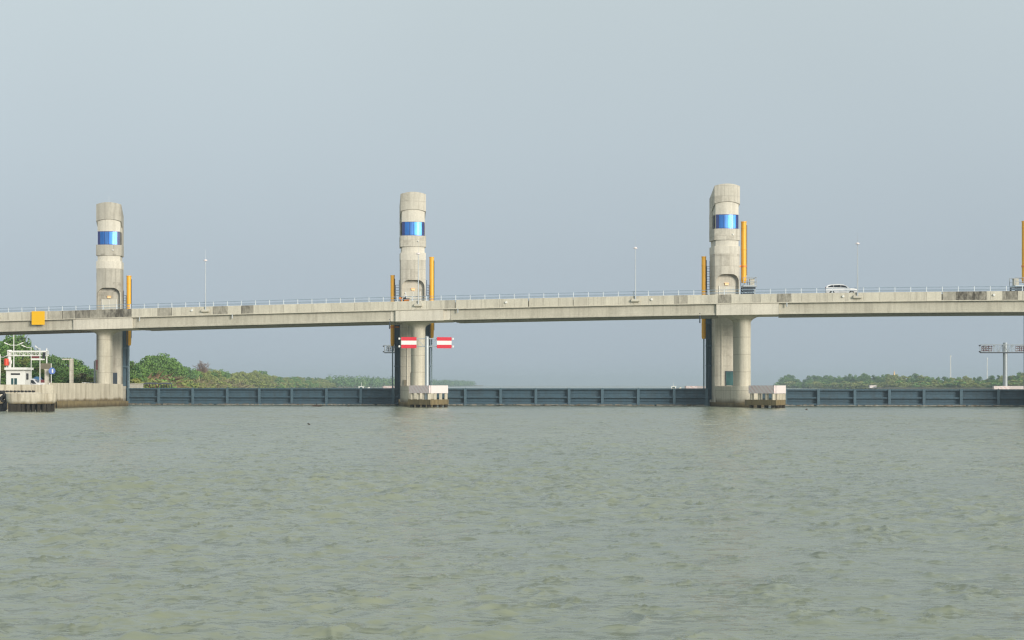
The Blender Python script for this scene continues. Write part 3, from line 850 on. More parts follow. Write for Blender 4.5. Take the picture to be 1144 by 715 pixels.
def cylinder(px, ytop, ybot, ti, side, label, rod_to=2.7, dia_px=5.2):
    Zc = gp(ti, side, TW + 1.3).y
    X = PX(px, Zc)
    zt_, zb_ = PZ(ytop, Zc), PZ(ybot, Zc)
    r = dia_px / 2 / FPX * Zc
    base = Vector((X, Zc, rod_to))
    t = thing('hydraulic_cylinder', base, label, 'hydraulic cylinder', group='yellow gate lift cylinders')
    mb = MB(); mb.tube(Vector((X, Zc, zb_ + 0.4)), Vector((X, Zc, zt_ - 0.06)), r, r, 18); mb.tube(Vector((X, Zc, zb_)), Vector((X, Zc, zb_ + 0.4)), r * 0.82, r, 18); mb.build('barrel', M['yellow'], t, smooth=40)
    mb = MB(); mb.tube(Vector((X, Zc, zt_ - 0.06)), Vector((X, Zc, zt_ + 0.06)), r * 1.12, r * 1.12, 18); mb.build('end_cap', M['yellow'], t, smooth=40)
    mb = MB(); mb.tube(Vector((X, Zc, rod_to)), Vector((X, Zc, zb_)), r * 0.33, r * 0.33, 10); mb.build('rod', M['rod'], t, smooth=40)
    zm = zb_ + (zt_ - zb_) * 0.27
    mb = MB(); mb.tube(Vector((X + r * 1.12, Zc - .1, zb_ + 1.2)), Vector((X + r * 1.12, Zc - .1, zt_ - .5)), .05, .05, 6); mb.build('oil_pipe', M['steel_dark'], t)
    for f in (.08, .55, .9):
        mb = MB(); mb.tube(Vector((X, Zc, zb_ + (zt_ - zb_) * f - .05)), Vector((X, Zc, zb_ + (zt_ - zb_) * f + .05)), r * 1.08, r * 1.08, 18); mb.build('flange', M['yellow'], t, smooth=40)
    mb = MB(); mb.tube(Vector((X, Zc, zm - 0.12)), Vector((X, Zc, zm + 0.12)), r * 1.18, r * 1.18, 18)
    tw = TOWERS[ti][1] + A * (side * TW * 0.9) + V * GV
    mb.box((Vector((X, Zc, zm)) + Vector((tw.x, tw.y, zm))) / 2, ((Vector((X, Zc, 0)) - Vector((tw.x, tw.y, 0))).length, 0.3, 0.3), (A, V, UP))
    mb.build('trunnion', M['orange'], t, smooth=40)
cylinder(144.0, 308.5, 386, 0, 1, 'yellow lift cylinder beside the right flank of the left tower')
cylinder(438.6, 308.0, 386.5, 1, -1, 'yellow lift cylinder beside the left flank of the middle tower', dia_px=4.6)
cylinder(482.2, 287.6, 377.5, 1, 1, 'yellow lift cylinder beside the right flank of the middle tower', dia_px=5.0)
cylinder(786.3, 287.0, 378.5, 2, -1, 'yellow lift cylinder beside the left flank of the right tower', dia_px=5.0)
cylinder(830.9, 248.0, 316.0, 2, 1, 'highest yellow lift cylinder, standing on a railed platform right of the right tower', dia_px=6.0)
cylinder(1144.6, 247.5, 316.0, 3, -1, 'yellow lift cylinder cut by the right edge of the picture', dia_px=6.0)

def ladder(ti, px, ytop, ybot, wpx, label, side):
    Zc = gp(ti, side, TW + 0.6).y - 0.4
    z0, z1 = PZ(ybot, Zc), PZ(ytop, Zc)
    w = wpx / FPX * Zc
    x = PX(px, Zc)
    t = thing('ladder', (x, Zc, z0), label, 'ladder', group='steel cage ladders on the towers')
    mb = MB()
    for s_ in (-1, 1):
        mb.tube((x + s_ * w / 2, Zc, z0), (x + s_ * w / 2, Zc, z1 + (0.8 if s_ * side < 0 else 0)), 0.05, 0.05, 6)
    mb.build('stile', M['steel_dark'], t)
    mb = MB()
    k = int((z1 - z0) / 0.38)
    for i in range(k + 1):
        z = z0 + (z1 - z0) * i / k
        mb.tube((x - w / 2, Zc, z), (x + w / 2, Zc, z), 0.035, 0.035, 6)
    mb.build('rung', M['steel_dark'], t)
ladder(1, 444.0, 318.5, 336, 4.0, 'dark steel ladder between the yellow cylinder and the left flank of the middle tower', -1)
ladder(2, 791.3, 297.5, 329, 3.4, 'tall dark steel ladder on the left flank of the right tower', -1)
ladder(0, 139.5, 330.0, 345, 2.6, 'short dark ladder on the right flank of the left tower', 1)
ladder(1, 478.0, 318.5, 336, 2.6, 'pale short ladder between the middle tower and its right hand cylinder', 1)

def platform(ti, side, x0, x1, label):
    Zc = gp(ti, side, TW + 1.3).y - 0.3
    t = thing('service_platform', (PX((x0 + x1) / 2, Zc), Zc, PZ(330, Zc)), label, 'platform', group='railed cylinder platforms')
    X0, X1 = PX(x0, Zc), PX(x1, Zc); d = 1.5
    zf = PZ(320, Zc)
    mb = MB(); mb.box(((X0 + X1) / 2, Zc, zf), (X1 - X0, 2 * d, 0.22)); mb.build('floor_plate', M['galv'], t)
    mb = MB()
    zl = PZ(329.5, Zc)
    for z in (PZ(322.5, Zc), PZ(325.3, Zc), PZ(328.6, Zc)):
        mb.box(((X0 + X1) / 2 - 0.1, Zc - d + 0.2, z), (X1 - X0 - 0.3, 0.25, 0.22)); mb.box(((X0 + X1) / 2 - 0.1, Zc + d - 0.2, z), (X1 - X0 - 0.3, 0.25, 0.22))
    for x in (X0 + 0.12, (X0 + X1) / 2, X1 - 0.3):
        for y in (Zc - d + 0.2, Zc + d - 0.2):
            mb.box((x, y, (zf + zl) / 2 - 0.15), (0.22, 0.22, zf - zl))
    mb.build('support_frame', M['steel_dark'], t)
    mb = MB(); zr_ = PZ(310.5, Zc)
    for x in (X0, (X0 + X1) / 2, X1 - 0.04):
        for y in (Zc - d + 0.05, Zc + d - 0.05): mb.tube((x, y, zf + 0.1), (x, y, zr_), 0.045, 0.045, 6)
    for z in (zr_, (zr_ + zf) / 2):
        pts = [(X0, Zc - d + .05, z), (X1 - .04, Zc - d + .05, z), (X1 - .04, Zc + d - .05, z), (X0, Zc + d - .05, z)]
        mb.path([Vector(p) for p in pts], 0.04, 6)
    mb.build('guard_rail', M['galv'], t)
    mb = MB(); mb.box((X1 - 0.55 if side > 0 else X0 + 0.55, Zc + 0.2, zf + 0.62), (0.7, 0.9, 1.0)); mb.box((X1 - 0.5 if side > 0 else X0 + 0.5, Zc + 0.2, zf + 1.16), (0.8, 1.0, 0.06)); mb.build('control_cabinet', M['grey_door'], t)
platform(2, 1, 829, 844, 'railed service platform with grey cabinet right of the right tower')
platform(3, -1, 1131, 1150, 'railed service platform at the right edge of the picture')

# gates
def gate(p, q, label, z1, rib_px):
    """a steel lift gate between two towers, from point p to q"""
    d = (q - p); L = d.length; d.normalize(); nrm = Vector((d.y, -d.x, 0))      # towards the camera
    t = thing('lift_gate', (p + q) / 2, label, 'lift gate', math.atan2(d.y, d.x), group='blue steel lift gates')
    mid = (p + q) / 2; ax = (d, -nrm, UP)
    mb = MB(); mb.box(mid + UP * ((z1 + -1.0) / 2), (L, 0.12, z1 + 1.0), ax); mb.build('skin_plate', M['steel_blue'], t)
    for z, dep, th in ((z1 - 0.03, 0.55, 0.10), (z1 * 0.50 + 0.02, 0.50, 0.09), (0.32, 0.55, 0.10)):
        mb = MB(); mb.box(mid + nrm * (dep / 2 + 0.06) + UP * z, (L, dep, th), ax); mb.box(mid + nrm * (dep + 0.06) + UP * (z - 0.02), (L, 0.03, th + 0.12), ax); mb.build('beam', M['steel_blue'], t)
    for z in (z1 * 0.76, z1 * 0.28):
        mb = MB(); mb.box(mid + nrm * 0.14 + UP * z, (L, 0.16, 0.05), ax); mb.build('stiffener', M['steel_blue'], t)
    for px in rib_px:
        k = (px - 572.0) / FPX
        s_ = (k * p.y - p.x) / (d.x - k * d.y)
        c = p + d * s_
        mb = MB(); mb.box(c + nrm * 0.36 + UP * (z1 / 2 + 0.02), (0.10, 0.6, z1 - 0.02), ax); mb.box(c + nrm * 0.70 + UP * (z1 / 2 + 0.02), (0.42, 0.06, z1 + 0.05), ax)
        mb.box(c + nrm * 0.68 + UP * (z1 + 0.09), (0.14, 0.1, 0.12), ax)
        mb.build('rib', M['steel_rib'], t)
    return t
g1 = gate(gp(0, 1, TW + 0.22), gp(1, -1, TW + 0.22), 'dark blue steel gate across the water between the left and the middle tower', 2.72, (145, 179, 217, 255.5, 291.2, 327.5, 366, 404.3, 440.5))
g2 = gate(gp(1, 1, TW + 0.22), gp(2, -1, TW + 0.22), 'dark blue steel gate across the water between the middle and the right tower', 2.70, (485, 520.8, 560.3, 599.5, 636.5, 673.6, 713.6, 753.6, 789.7))
g3 = gate(gp(2, 1, TW + 0.22), gp(3, -1, TW + 0.22), 'dark blue steel gate across the water right of the right tower', 2.58, (842, 878, 914.5, 955, 993.6, 1032, 1073.5, 1115, 1146))

# ---- pier fenders (pointed concrete rafts) in front of the piers
def fender(name, nose, wa, dv, label, cat='fender', gname=None, zt_=3.22, zp=2.08, upstream=False):
    """V shaped fender, nose towards the camera; arms run back"""
    t = thing(name, nose, label, cat, PHI, group=gname)
    sg = 1.0 if not upstream else -1.0
    L = nose - A * wa + V * (dv * sg); R = nose + A * wa + V * (dv * sg)
    nose = Vector((nose.x, nose.y, 0)); L.z = 0; R.z = 0
    def wall(mb, a, b, z0, z1, th, mi):
        d = (b - a); ln = d.length; d.normalize(); nn = Vector((-d.y, d.x, 0))
        mb.box((a + b) / 2 + UP * ((z0 + z1) / 2), (ln, th, z1 - z0), (d, nn, UP), mi)
    mb = MB(); wall(mb, L, nose - A * 0.02, zp, zt_, 0.35, 0); mb.build('fender_panel', M['hazard'], t)
    mb = MB(); wall(mb, nose + A * 0.02 + V * 0.01, R, zp + 0.002, zt_ - 0.002, 0.35, 0); mb.build('fender_panel', M['pinkwhite'], t)
    pts = [L.lerp(nose, f) for f in (0.12, 0.42, 0.70, 0.96)] + [nose.lerp(R, f) for f in (0.30, 0.62, 0.94)]
    for p in pts:
        mb = MB(); mb.box(p + V * (0.25 * sg) + UP * ((zp + 1.15) / 2), (0.42, 0.5, zp - 1.15), (A, V, UP)); mb.build('post', M['pier'], t)
    # slab and piles
    mb = MB()
    poly = [L + A * -0.25 + V * (0.4 * sg), nose + V * (-0.5 * sg), R + A * 0.25 + V * (0.4 * sg), R + V * (2.6 * sg), L + V * (2.6 * sg)]
    mb.loft([[p + UP * 0.40 for p in poly], [p + UP * 1.16 for p in poly]]); mb.build('slab', M['ledge'], t)
    for p in pts:
        mb = MB(); mb.tube(p + V * (0.5 * sg) + UP * -1.2, p + V * (0.5 * sg) + UP * 0.42, 0.30, 0.30, 10); mb.build('pile', M['wet'], t, smooth=40)
    return t
Zf2 = PC[2].y - 16.0
fn2 = Vector((PX(480.5, Zf2), Zf2, 0))
fender('pier_fender', fn2, 2.75, 3.4, 'pinkish striped pier fender in the water at the foot of the middle tower', gname='pointed pier fenders')
Zf3 = PC[3].y - 16.0
fn3 = Vector((PX(866.0, Zf3), Zf3, 0))
fender('pier_fender', fn3, 2.6, 4.2, 'pinkish striped pier fender in the water at the right of the right tower', gname='pointed pier fenders')
# upstream fenders, seen as pale strips just above the gates
for px, Zu, w, lab in ((437.5, PC[2].y + 34, 1.6, 'pink topped upstream fender peeping over the gate left of the middle tower'),
                       (778.5, PC[3].y + 34, 2.3, 'pink topped upstream fender peeping over the gate left of the right tower'),
                       (1127.0, PC[4].y + 34, 3.2, 'pink topped upstream fender over the gate under the lattice signal arm')):
    fender('upstream_fender', Vector((PX(px, Zu), Zu, 0)), w, 1.2, lab, gname='upstream pier fenders', zt_=3.12, upstream=True)

# ---- signal gantries
def stripe_board(t, c, w, h, name='sign_board'):
    mb = MB()
    for k, (f0, f1, mi) in enumerate(((0.0, 0.32, 0), (0.32, 0.68, 1), (0.68, 1.0, 0))):
        mb.box(c + UP * (h * ((f0 + f1) / 2 - 0.5)), (w, 0.06, h * (f1 - f0)), (A, V, UP), mi)
    return mb.build(name, [M['red'], M['white']], t)
def lattice(mb, p0, p1, h, dep, k):
    """a box truss from p0 to p1"""
    d = (p1 - p0); L = d.length; d.normalize(); nn = Vector((-d.y, d.x, 0))
    for zz in (0, h):
        for dd in (-dep / 2, dep / 2):
            mb.tube(p0 + nn * dd + UP * zz, p1 + nn * dd + UP * zz, 0.055, 0.055, 6)
    for i in range(k + 1):
        q = p0 + d * (L * i / k)
        for dd in (-dep / 2, dep / 2):
            mb.tube(q + nn * dd, q + nn * dd + UP * h, 0.035, 0.035, 5)
            if i < k:
                q2 = p0 + d * (L * (i + 1) / k)
                a_, b_ = (q, q2) if i % 2 == 0 else (q2, q)
                mb.tube(a_ + nn * dd, b_ + nn * dd + UP * h, 0.03, 0.03, 5)
        mb.tube(q - nn * dep / 2 + UP * h, q + nn * dep / 2 + UP * h, 0.03, 0.03, 5)

Zg = Zf2 + 0.9
gb = Vector((PX(477.0, Zg), Zg, 1.16))
t = thing('signal_gantry', gb, 'grey post with two red and white striped boards before the middle tower', 'signal gantry', PHI)
mb = MB(); mb.tube(gb, Vector((gb.x, gb.y, PZ(376.5, Zg))), 0.33, 0.31, 18); mb.tube(Vector((gb.x, gb.y, PZ(376.5, Zg))), Vector((gb.x, gb.y, PZ(375.4, Zg))), 0.31, 0.1, 18); mb.build('pole', M['galv'], t, smooth=40)
bz = PZ(382.9, Zg)
def gx(px): return gb + A * ((px - 477.0) / FPX * Zg)
mb = MB()
for (pa, pb) in ((446.5, 475.0), (479.0, 506.0)):
    for yy in (378.4, 387.0):
        p = gx(pa); q = gx(pb); z = PZ(yy, Zg)
        mb.tube((p.x, p.y, z), (q.x, q.y, z), 0.07, 0.07, 8)
p0 = gx(481.5); p1 = gx(487.5); mb.tube((p0.x, p0.y, PZ(387, Zg)), (p1.x, p1.y, PZ(379, Zg)), 0.05, 0.05, 6)
p0 = gx(466.5); p1 = gx(473.5); mb.tube((p0.x, p0.y, PZ(379, Zg)), (p1.x, p1.y, PZ(387, Zg)), 0.05, 0.05, 6)
mb.build('arm', M['galv'], t)
for pa, pb in ((448.2, 465.2), (488.0, 504.4)):
    c_ = (gx(pa) + gx(pb)) / 2 + V * -0.22; c_.z = bz
    stripe_board(t, c_, (pb - pa) / FPX * Zg, 12.4 / FPX * Zg)
for px in (446.2, 506.3):
    for yy in (378.4, 387.0):
        p = gx(px); z = PZ(yy, Zg)
        mb = MB(); mb.box((p.x, p.y, z), (0.22, 0.22, 0.28)); mb.build('signal_light', M['white'], t)

def back_gantry(px_pole, px0, px1, Zq, ytop, y0, y1, label, base_z=1.16, pole=True):
    gb_ = Vector((PX(px_pole, Zq), Zq, base_z))
    t = thing('upstream_gantry', gb_, label, 'signal gantry', group='upstream signal gantries')
    if pole:
        mb = MB(); mb.tube(gb_, Vector((gb_.x, gb_.y, PZ(ytop, Zq))), 0.40, 0.36, 16); mb.build('pole', M['galv'], t, smooth=40)
    mb = MB(); zb0, zb1 = PZ(y1, Zq), PZ(y0, Zq)
    lattice(mb, Vector((PX(px0, Zq), Zq, zb0)), Vector((PX(px1, Zq), Zq, zb0)), zb1 - zb0, 0.8, max(4, int((px1 - px0) / 5)))
    mb.build('lattice_arm', M['galv'], t)
    mb = MB(); mb.box((PX((px0 + px1) / 2, Zq), Zq, zb0 - 0.1), (PX(px1, Zq) - PX(px0, Zq), 1.0, 0.14)); mb.build('walkway', M['steel_dark'], t)
    spans_ = ((px0 + 2.5, px0 + 13.5), (px1 - 15, px1 - 2.5)) if px1 - px0 > 30 else ((px0 + 2, px1 - 2),)
    for a_, b_ in spans_:
        mb = MB()
        for i in range(7):
            x = PX(a_ + (b_ - a_) * i / 6, Zq)
            mb.box((x, Zq + 0.55, (zb0 + zb1) / 2), (0.10, 0.06, (zb1 - zb0) * 0.78))
        for zz in (0.2, 0.5, 0.8):
            mb.box((PX((a_ + b_) / 2, Zq), Zq + 0.60, zb0 + (zb1 - zb0) * zz), (PX(b_, Zq) - PX(a_, Zq), 0.06, 0.12))
        mb.build('board_backing', M['maroon'] if px1 > 1000 else M['dark'], t)
    for px in (px0 - 1,):
        for yy in (y0 + 1, y1 - 0.5):
            mb = MB(); mb.box((PX(px, Zq), Zq, PZ(yy, Zq)), (0.25, 0.25, 0.2)); mb.build('signal_light', M['dark'], t)
back_gantry(1123.0, 1095.5, 1151.0, PC[4].y + 34, 382.8, 385.2, 393.4, 'grey T shaped signal gantry with lattice arms beyond the gate at the far right')
back_gantry(449.0, 429.5, 462.0, PC[2].y + 34, 384.5, 385.8, 393.5, 'dark lattice signal arm sticking out left of the middle tower')

# ================================================================ VEHICLES, RIDER
def car(name, origin, fwd, L, label, cat, paint_m, van=False):
    """origin: ground centre; fwd: unit vector"""
    rt = Vector((fwd.y, -fwd.x, 0))
    t = thing(name, origin, label, cat, math.atan2(fwd.y, fwd.x))
    k = L / 4.7
    def pt(x, y, z): return Vector(origin) + fwd * (x * k) + rt * (y * k) + UP * (z * k)
    if van:
        st = [(-2.34, .45, .95, 1.0, .80), (-2.28, .42, 1.0, 1.86, .86), (-1.5, .40, 1.02, 1.95, .90), (0.6, .40, 1.02, 1.96, .90), (1.2, .40, 1.02, 1.86, .90), (1.75, .40, 1.02, 1.30, .88), (2.2, .42, .95, 1.08, .85), (2.35, .48, .80, .86, .74)]
    else:
        st = [(-2.36, .55, .85, .90, .78), (-2.30, .42, 1.05, 1.28, .88), (-2.10, .40, 1.10, 1.55, .91), (-1.75, .38, 1.10, 1.66, .93), (-0.4, .36, 1.10, 1.70, .93), (0.25, .36, 1.09, 1.64, .93), (0.65, .36, 1.08, 1.47, .93), (1.08, .36, 1.07, 1.14, .93), (1.7, .38, 1.0, 1.06, .91), (2.15, .42, .88, .98, .86), (2.35, .50, .74, .80, .72)]
    rings = []
    for (x, zb_, zm, zt2, w) in st:
        tw = w * (0.80 if zt2 - zm > 0.3 else 0.92)
        rings.append([pt(x, -w * .94, zb_), pt(x, -w, (zb_ + zm) / 2), pt(x, -w * .985, zm), pt(x, -tw, zt2 - 0.05), pt(x, -tw * .75, zt2), pt(x, tw * .75, zt2), pt(x, tw, zt2 - 0.05), pt(x, w * .985, zm), pt(x, w, (zb_ + zm) / 2), pt(x, w * .94, zb_)])
    mb = MB(); mb.loft(rings); mb.build('body', paint_m, t, smooth=40)
    for s in (-1, 1):
        mb = MB()
        if van: poly = [(-1.9, 1.12), (1.55, 1.12), (1.05, 1.70), (-1.9, 1.72)]
        else: poly = [(-2.0, 1.24), (0.92, 1.17), (0.36, 1.48), (-0.3, 1.56), (-1.5, 1.53), (-1.9, 1.40)]
        def side(z, out): return (0.93 - (z - 1.1) * 0.27 + out) * s
        o_ = [pt(x, side(z, 0.025), z) for x, z in poly]; i_ = [pt(x, side(z, -0.06), z) for x, z in poly]
        mb.loft([i_, o_]); w_ = mb.build('side_window', M['glass_dark'], t)
        mb = MB()
        for xp in (-1.2, -0.15): mb.box(pt(xp, side(1.37, 0.03), 1.37), (0.045 * k, 0.05 * k, 0.30 * k), (fwd, rt, UP))
        mb.build('pillar', paint_m, w_)
    mb = MB()
    zs_ = ((1.12, 1.08), (0.48, 1.53)) if not van else ((1.78, 1.28), (1.28, 1.80))
    mb.loft([[pt(zs_[0][0], -.72, zs_[0][1] + .03), pt(zs_[0][0], .72, zs_[0][1] + .03), pt(zs_[0][0] - .06, .72, zs_[0][1] - .04), pt(zs_[0][0] - .06, -.72, zs_[0][1] - .04)],
             [pt(zs_[1][0] + .05, -.64, zs_[1][1] + .02), pt(zs_[1][0] + .05, .64, zs_[1][1] + .02), pt(zs_[1][0] - .03, .64, zs_[1][1] - .06), pt(zs_[1][0] - .03, -.64, zs_[1][1] - .06)]])
    mb.build('windscreen', M['glass_dark'], t)
    for x in (-1.42, 1.42):
        for s in (-1, 1):
            mb = MB(); mb.tube(pt(x, s * .70, .36), pt(x, s * .955, .36), .36 * k, .36 * k, 20); wh = mb.build('wheel', M['rubber'], t, smooth=40)
            mb = MB(); mb.tube(pt(x, s * .94, .36), pt(x, s * .968, .36), .22 * k, .2 * k, 14); mb.build('rim', M['galv'], wh, smooth=40)
    for s in (-1, 1):
        mb = MB(); mb.box(pt(2.20, s * .62, .86), (.22 * k, .32 * k, .14 * k), (fwd, rt, UP)); mb.build('headlight', M['white'], t)
        mb = MB(); mb.box(pt(-2.30, s * .74, 1.12), (.12 * k, .18 * k, .34 * k), (fwd, rt, UP)); mb.build('tail_light', M['maroon'], t)
        mb = MB(); mb.box(pt(0.85, s * 1.0, 1.16), (.14 * k, .2 * k, .15 * k), (fwd, rt, UP)); mb.build('mirror', paint_m, t)
    if not van:
        mb = MB()
        for s in (-1, 1): mb.tube(pt(-1.6, s * .62, 1.72), pt(0.1, s * .62, 1.72), .025, .025, 6)
        mb.build('roof_rail', M['galv'], t)
    return t
u = u_of(940.2, -2.4)
slope = (zt(u + 1) - zt(u - 1)) / 2
suv = car('sport_utility_car', B(u, -2.4, zt(u) - ROAD_D + 0.003), U, 4.7, 'white car driving over the bridge, right of the right tower', 'car', M['white_gloss'])

# scooter and rider on the bridge before the middle tower
u = u_of(452.0, -3.1)
sb = B(u, -3.1, zt(u) - ROAD_D + 0.003)
fw = -U; rt = Vector((fw.y, -fw.x, 0))
def sp(x, y, z): return sb + fw * x + rt * y + UP * z
t = thing('motor_scooter', sb, 'scooter with orange front basket on the bridge before the middle tower', 'scooter', math.atan2(fw.y, fw.x))
mb = MB()
mb.loft([[sp(x, -w, z0), sp(x, w, z0), sp(x, w * .8, z1), sp(x, -w * .8, z1)] for x, w, z0, z1 in ((-.75, .12, .55, .72), (-.4, .16, .35, .74), (-.05, .15, .28, .70), (.15, .14, .25, .36), (.38, .16, .28, .45), (.5, .17, .4, .9), (.58, .08, .5, .95))])
mb.build('body', M['orange'], t, smooth=50)
mb = MB(); mb.loft([[sp(x, -.13, z), sp(x, .13, z), sp(x, .11, z + .09), sp(x, -.11, z + .09)] for x, z in ((-.78, .75), (-.4, .76), (-.02, .73))]); mb.build('seat', M['rubber'], t)
for x in (-.58, .66):
    mb = MB(); mb.tube(sp(x, -.05, .24), sp(x, .05, .24), .24, .24, 16); mb.build('wheel', M['rubber'], t, smooth=40)
mb = MB(); mb.tube(sp(.62, 0, .3), sp(.44, 0, 1.0), .035, .035, 8); mb.tube(sp(.42, -.32, 1.03), sp(.42, .32, 1.03), .025, .025, 8); mb.build('handlebar', M['steel_dark'], t)
mb = MB(); mb.box(sp(.66, 0, .86), (.34, .38, .30), (fw, rt, UP)); mb.box(sp(.66, 0, 1.02), (.38, .42, .04), (fw, rt, UP)); mb.build('basket', M['orange'], t)

def skin_body(name, pts, edges, radii, mat, parent):
    me = bpy.data.meshes.new(name)
    inv = world_of(parent).inverted()
    me.from_pydata([tuple(inv @ p) for p in pts], edges, [])
    o = bpy.data.objects.new(name, me); COL.objects.link(o); o.parent = parent
    md = o.modifiers.new('skin', 'SKIN'); md.use_smooth_shade = True
    sv = me.skin_vertices[0].data
    for i, r in enumerate(radii): sv[i].radius = (r, r)
    sv[0].use_root = True
    ss = o.modifiers.new('sub', 'SUBSURF'); ss.levels = 1; ss.render_levels = 2
    bpy.context.view_layer.update()
    dg = bpy.context.evaluated_depsgraph_get()
    m2 = bpy.data.meshes.new_from_object(o.evaluated_get(dg))
    o.modifiers.clear(); o.data = m2
    m2.materials.clear(); m2.materials.append(mat)
    m2.polygons.foreach_set('use_smooth', [True] * len(m2.polygons))
    return o
t = thing('person', sp(-.3, 0, .84), 'rider in white shirt and white helmet on the scooter before the middle tower', 'person', math.atan2(fw.y, fw.x))
pts = [sp(-.32, 0, .92), sp(-.28, 0, 1.12), sp(-.22, 0, 1.32), sp(-.18, 0, 1.42), sp(-.14, 0, 1.56)]
edges = [(0, 1), (1, 2), (2, 3), (3, 4)]; rd = [.15, .14, .16, .075, .10]
for s in (-1, 1):
    i = len(pts)
    pts += [sp(-.20, s * .19, 1.34), sp(-.02, s * .24, 1.14), sp(.24, s * .24, 1.06), sp(.38, s * .24, 1.06)]; edges += [(2, i), (i, i + 1), (i + 1, i + 2), (i + 2, i + 3)]; rd += [.075, .058, .045, .04]
    i = len(pts)
    pts += [sp(-.28, s * .11, .90), sp(.12, s * .17, .86), sp(.16, s * .16, .48), sp(.18, s * .16, .36), sp(.30, s * .17, .33)]; edges += [(0, i), (i, i + 1), (i + 1, i + 2), (i + 2, i + 3), (i + 3, i + 4)]; rd += [.11, .08, .055, .045, .04]
body = skin_body('body', pts, edges, rd, M['shirt'], t)
mb = MB()
for zc, r0, r1 in ((1.60, .145, .15), (1.64, .15, .13), (1.70, .13, .08), (1.745, .08, .02)):
    mb.tube(sp(-.13, 0, zc), sp(-.13, 0, zc + .05), r0, r1, 14)
mb.build('helmet', M['white'], t, smooth=50)
mb = MB(); mb.box(sp(.0, 0, 1.60), (.05, .17, .10), (fw, rt, UP)); mb.build('visor', M['rubber'], t)
for s in (-1, 1):
    mb = MB()
    mb.tube(sp(-.26, s * .12, .90), sp(.13, s * .175, .87), .125, .095, 12); mb.tube(sp(.13, s * .175, .87), sp(.17, s * .165, .42), .092, .062, 12)
    mb.build('trouser_leg', M['trousers'], t, smooth=50)

# ================================================================ LEFT SHORE
# quay wall
q = thing('quay_wall', (QW[0][0], QW[0][1], 0), 'stained concrete quay wall running from the left tower to the left edge', 'quay wall')
def wall_line(mb, pts, zlo, zhi, th, off=0.0):
    n = len(pts); rings = []
    for i, p in enumerate(pts):
        a = Vector((*pts[max(0, i - 1)], 0)); b = Vector((*pts[min(n - 1, i + 1)], 0))
        d = (b - a).normalized(); nn = Vector((-d.y, d.x, 0))
        if nn.x < 0: nn = -nn                                # towards the river
        c = Vector((*p, 0)) + nn * off
        z1 = zhi[i] if isinstance(zhi, (list, tuple)) else zhi
        rings.append([c + UP * zlo, c + nn * -th + UP * zlo, c + nn * -th + UP * z1, c + UP * z1])
    mb.loft(rings)
mb = MB(); wall_line(mb, QW[:3], -1.2, [3.42, 3.56, 3.58], 0.7); mb.build('wall', M['quay'], q)
mb = MB(); wall_line(mb, QW[2:], -1.2, 3.34, 0.8, 0.02); mb.build('wall', M['quay'], q)
mb = MB(); wall_line(mb, [(p[0] + (0.15 if i else 0), p[1]) for i, p in enumerate(QW[:3])], -1.2, [0.75, 0.85, 1.0], 0.7, 0.9); mb.build('tidal_ledge', M['ledge'], q)
# row of black fender blocks on the left wall
da = Vector((QW[3][0], QW[3][1], 0)); db = Vector((QW[2][0], QW[2][1], 0))
for i in range(10):
    px = -1 + i * 4.1 + 0.5
    k = (px - 572) / FPX
    segs = [(Vector((*QW[2], 0)), Vector((*QW[3], 0))), (Vector((*QW[3], 0)), Vector((*QW[4], 0)))]
    for a, b in segs:
        d = b - a; den = d.x - k * d.y
        s_ = (k * a.y - a.x) / den
        if 0 <= s_ <= 1:
            p = a + d * s_; nn = Vector((d.y, -d.x, 0)).normalized()
            if nn.x < 0: nn = -nn
            dn = d.normalized()
            mb = MB()
            zz = PZ(437.2, p.y)
            mb.loft([[p + dn * -.22 + UP * (zz - .10), p + dn * .22 + UP * (zz - .10), p + dn * .14 + UP * (zz + .14), p + dn * -.2 + UP * (zz + .12)],
                     [p + nn * .3 + dn * -.2 + UP * (zz - .08), p + nn * .3 + dn * .2 + UP * (zz - .08), p + nn * .3 + dn * .1 + UP * (zz + .1), p + nn * .3 + dn * -.16 + UP * (zz + .1)]])
            mb.build('fender_block', M['rubber'], q)
            break
# round ended dolphin on black piles
Zd = 205.0
X0, X1 = PX(7.5, Zd), PX(63.0, Zd)
t = thing('mooring_dolphin', ((X0 + X1) / 2, Zd, 0), 'round ended concrete mooring platform on black piles at the lower left', 'mooring platform')
zt1, zb1 = PZ(439.5, Zd), PZ(451.0, Zd)
hw = (X1 - X0) / 2; cx = (X0 + X1) / 2
def stadium(r, z, n=12, extra=0.0):
    pts = []
    for k in range(n + 1):
        th = -math.pi / 2 + math.pi * k / n
        pts.append(Vector((cx + hw - r + r * math.cos(th) + extra * 0, Zd + r * math.sin(th), z)))
    for k in range(n + 1):
        th = math.pi / 2 + math.pi * k / n
        pts.append(Vector((cx - hw + r + r * math.cos(th), Zd + r * math.sin(th), z)))
    return pts
def stadium2(sx_, z, n=12):
    r = 1.5 * sx_; L = hw * sx_
    pts = []
    for k in range(n + 1):
        th = -math.pi / 2 + math.pi * k / n
        pts.append(Vector((cx + L - r + r * math.cos(th), Zd + r * math.sin(th), z)))
    for k in range(n + 1):
        th = math.pi / 2 + math.pi * k / n
        pts.append(Vector((cx - L + r + r * math.cos(th), Zd + r * math.sin(th), z)))
    return pts
mb = MB(); mb.loft([stadium2(0.93, zb1), stadium2(0.985, zb1 + .35), stadium2(1.0, zb1 + .7), stadium2(1.0, zt1)])
mb.build('platform', M['quay'], t, smooth=40)
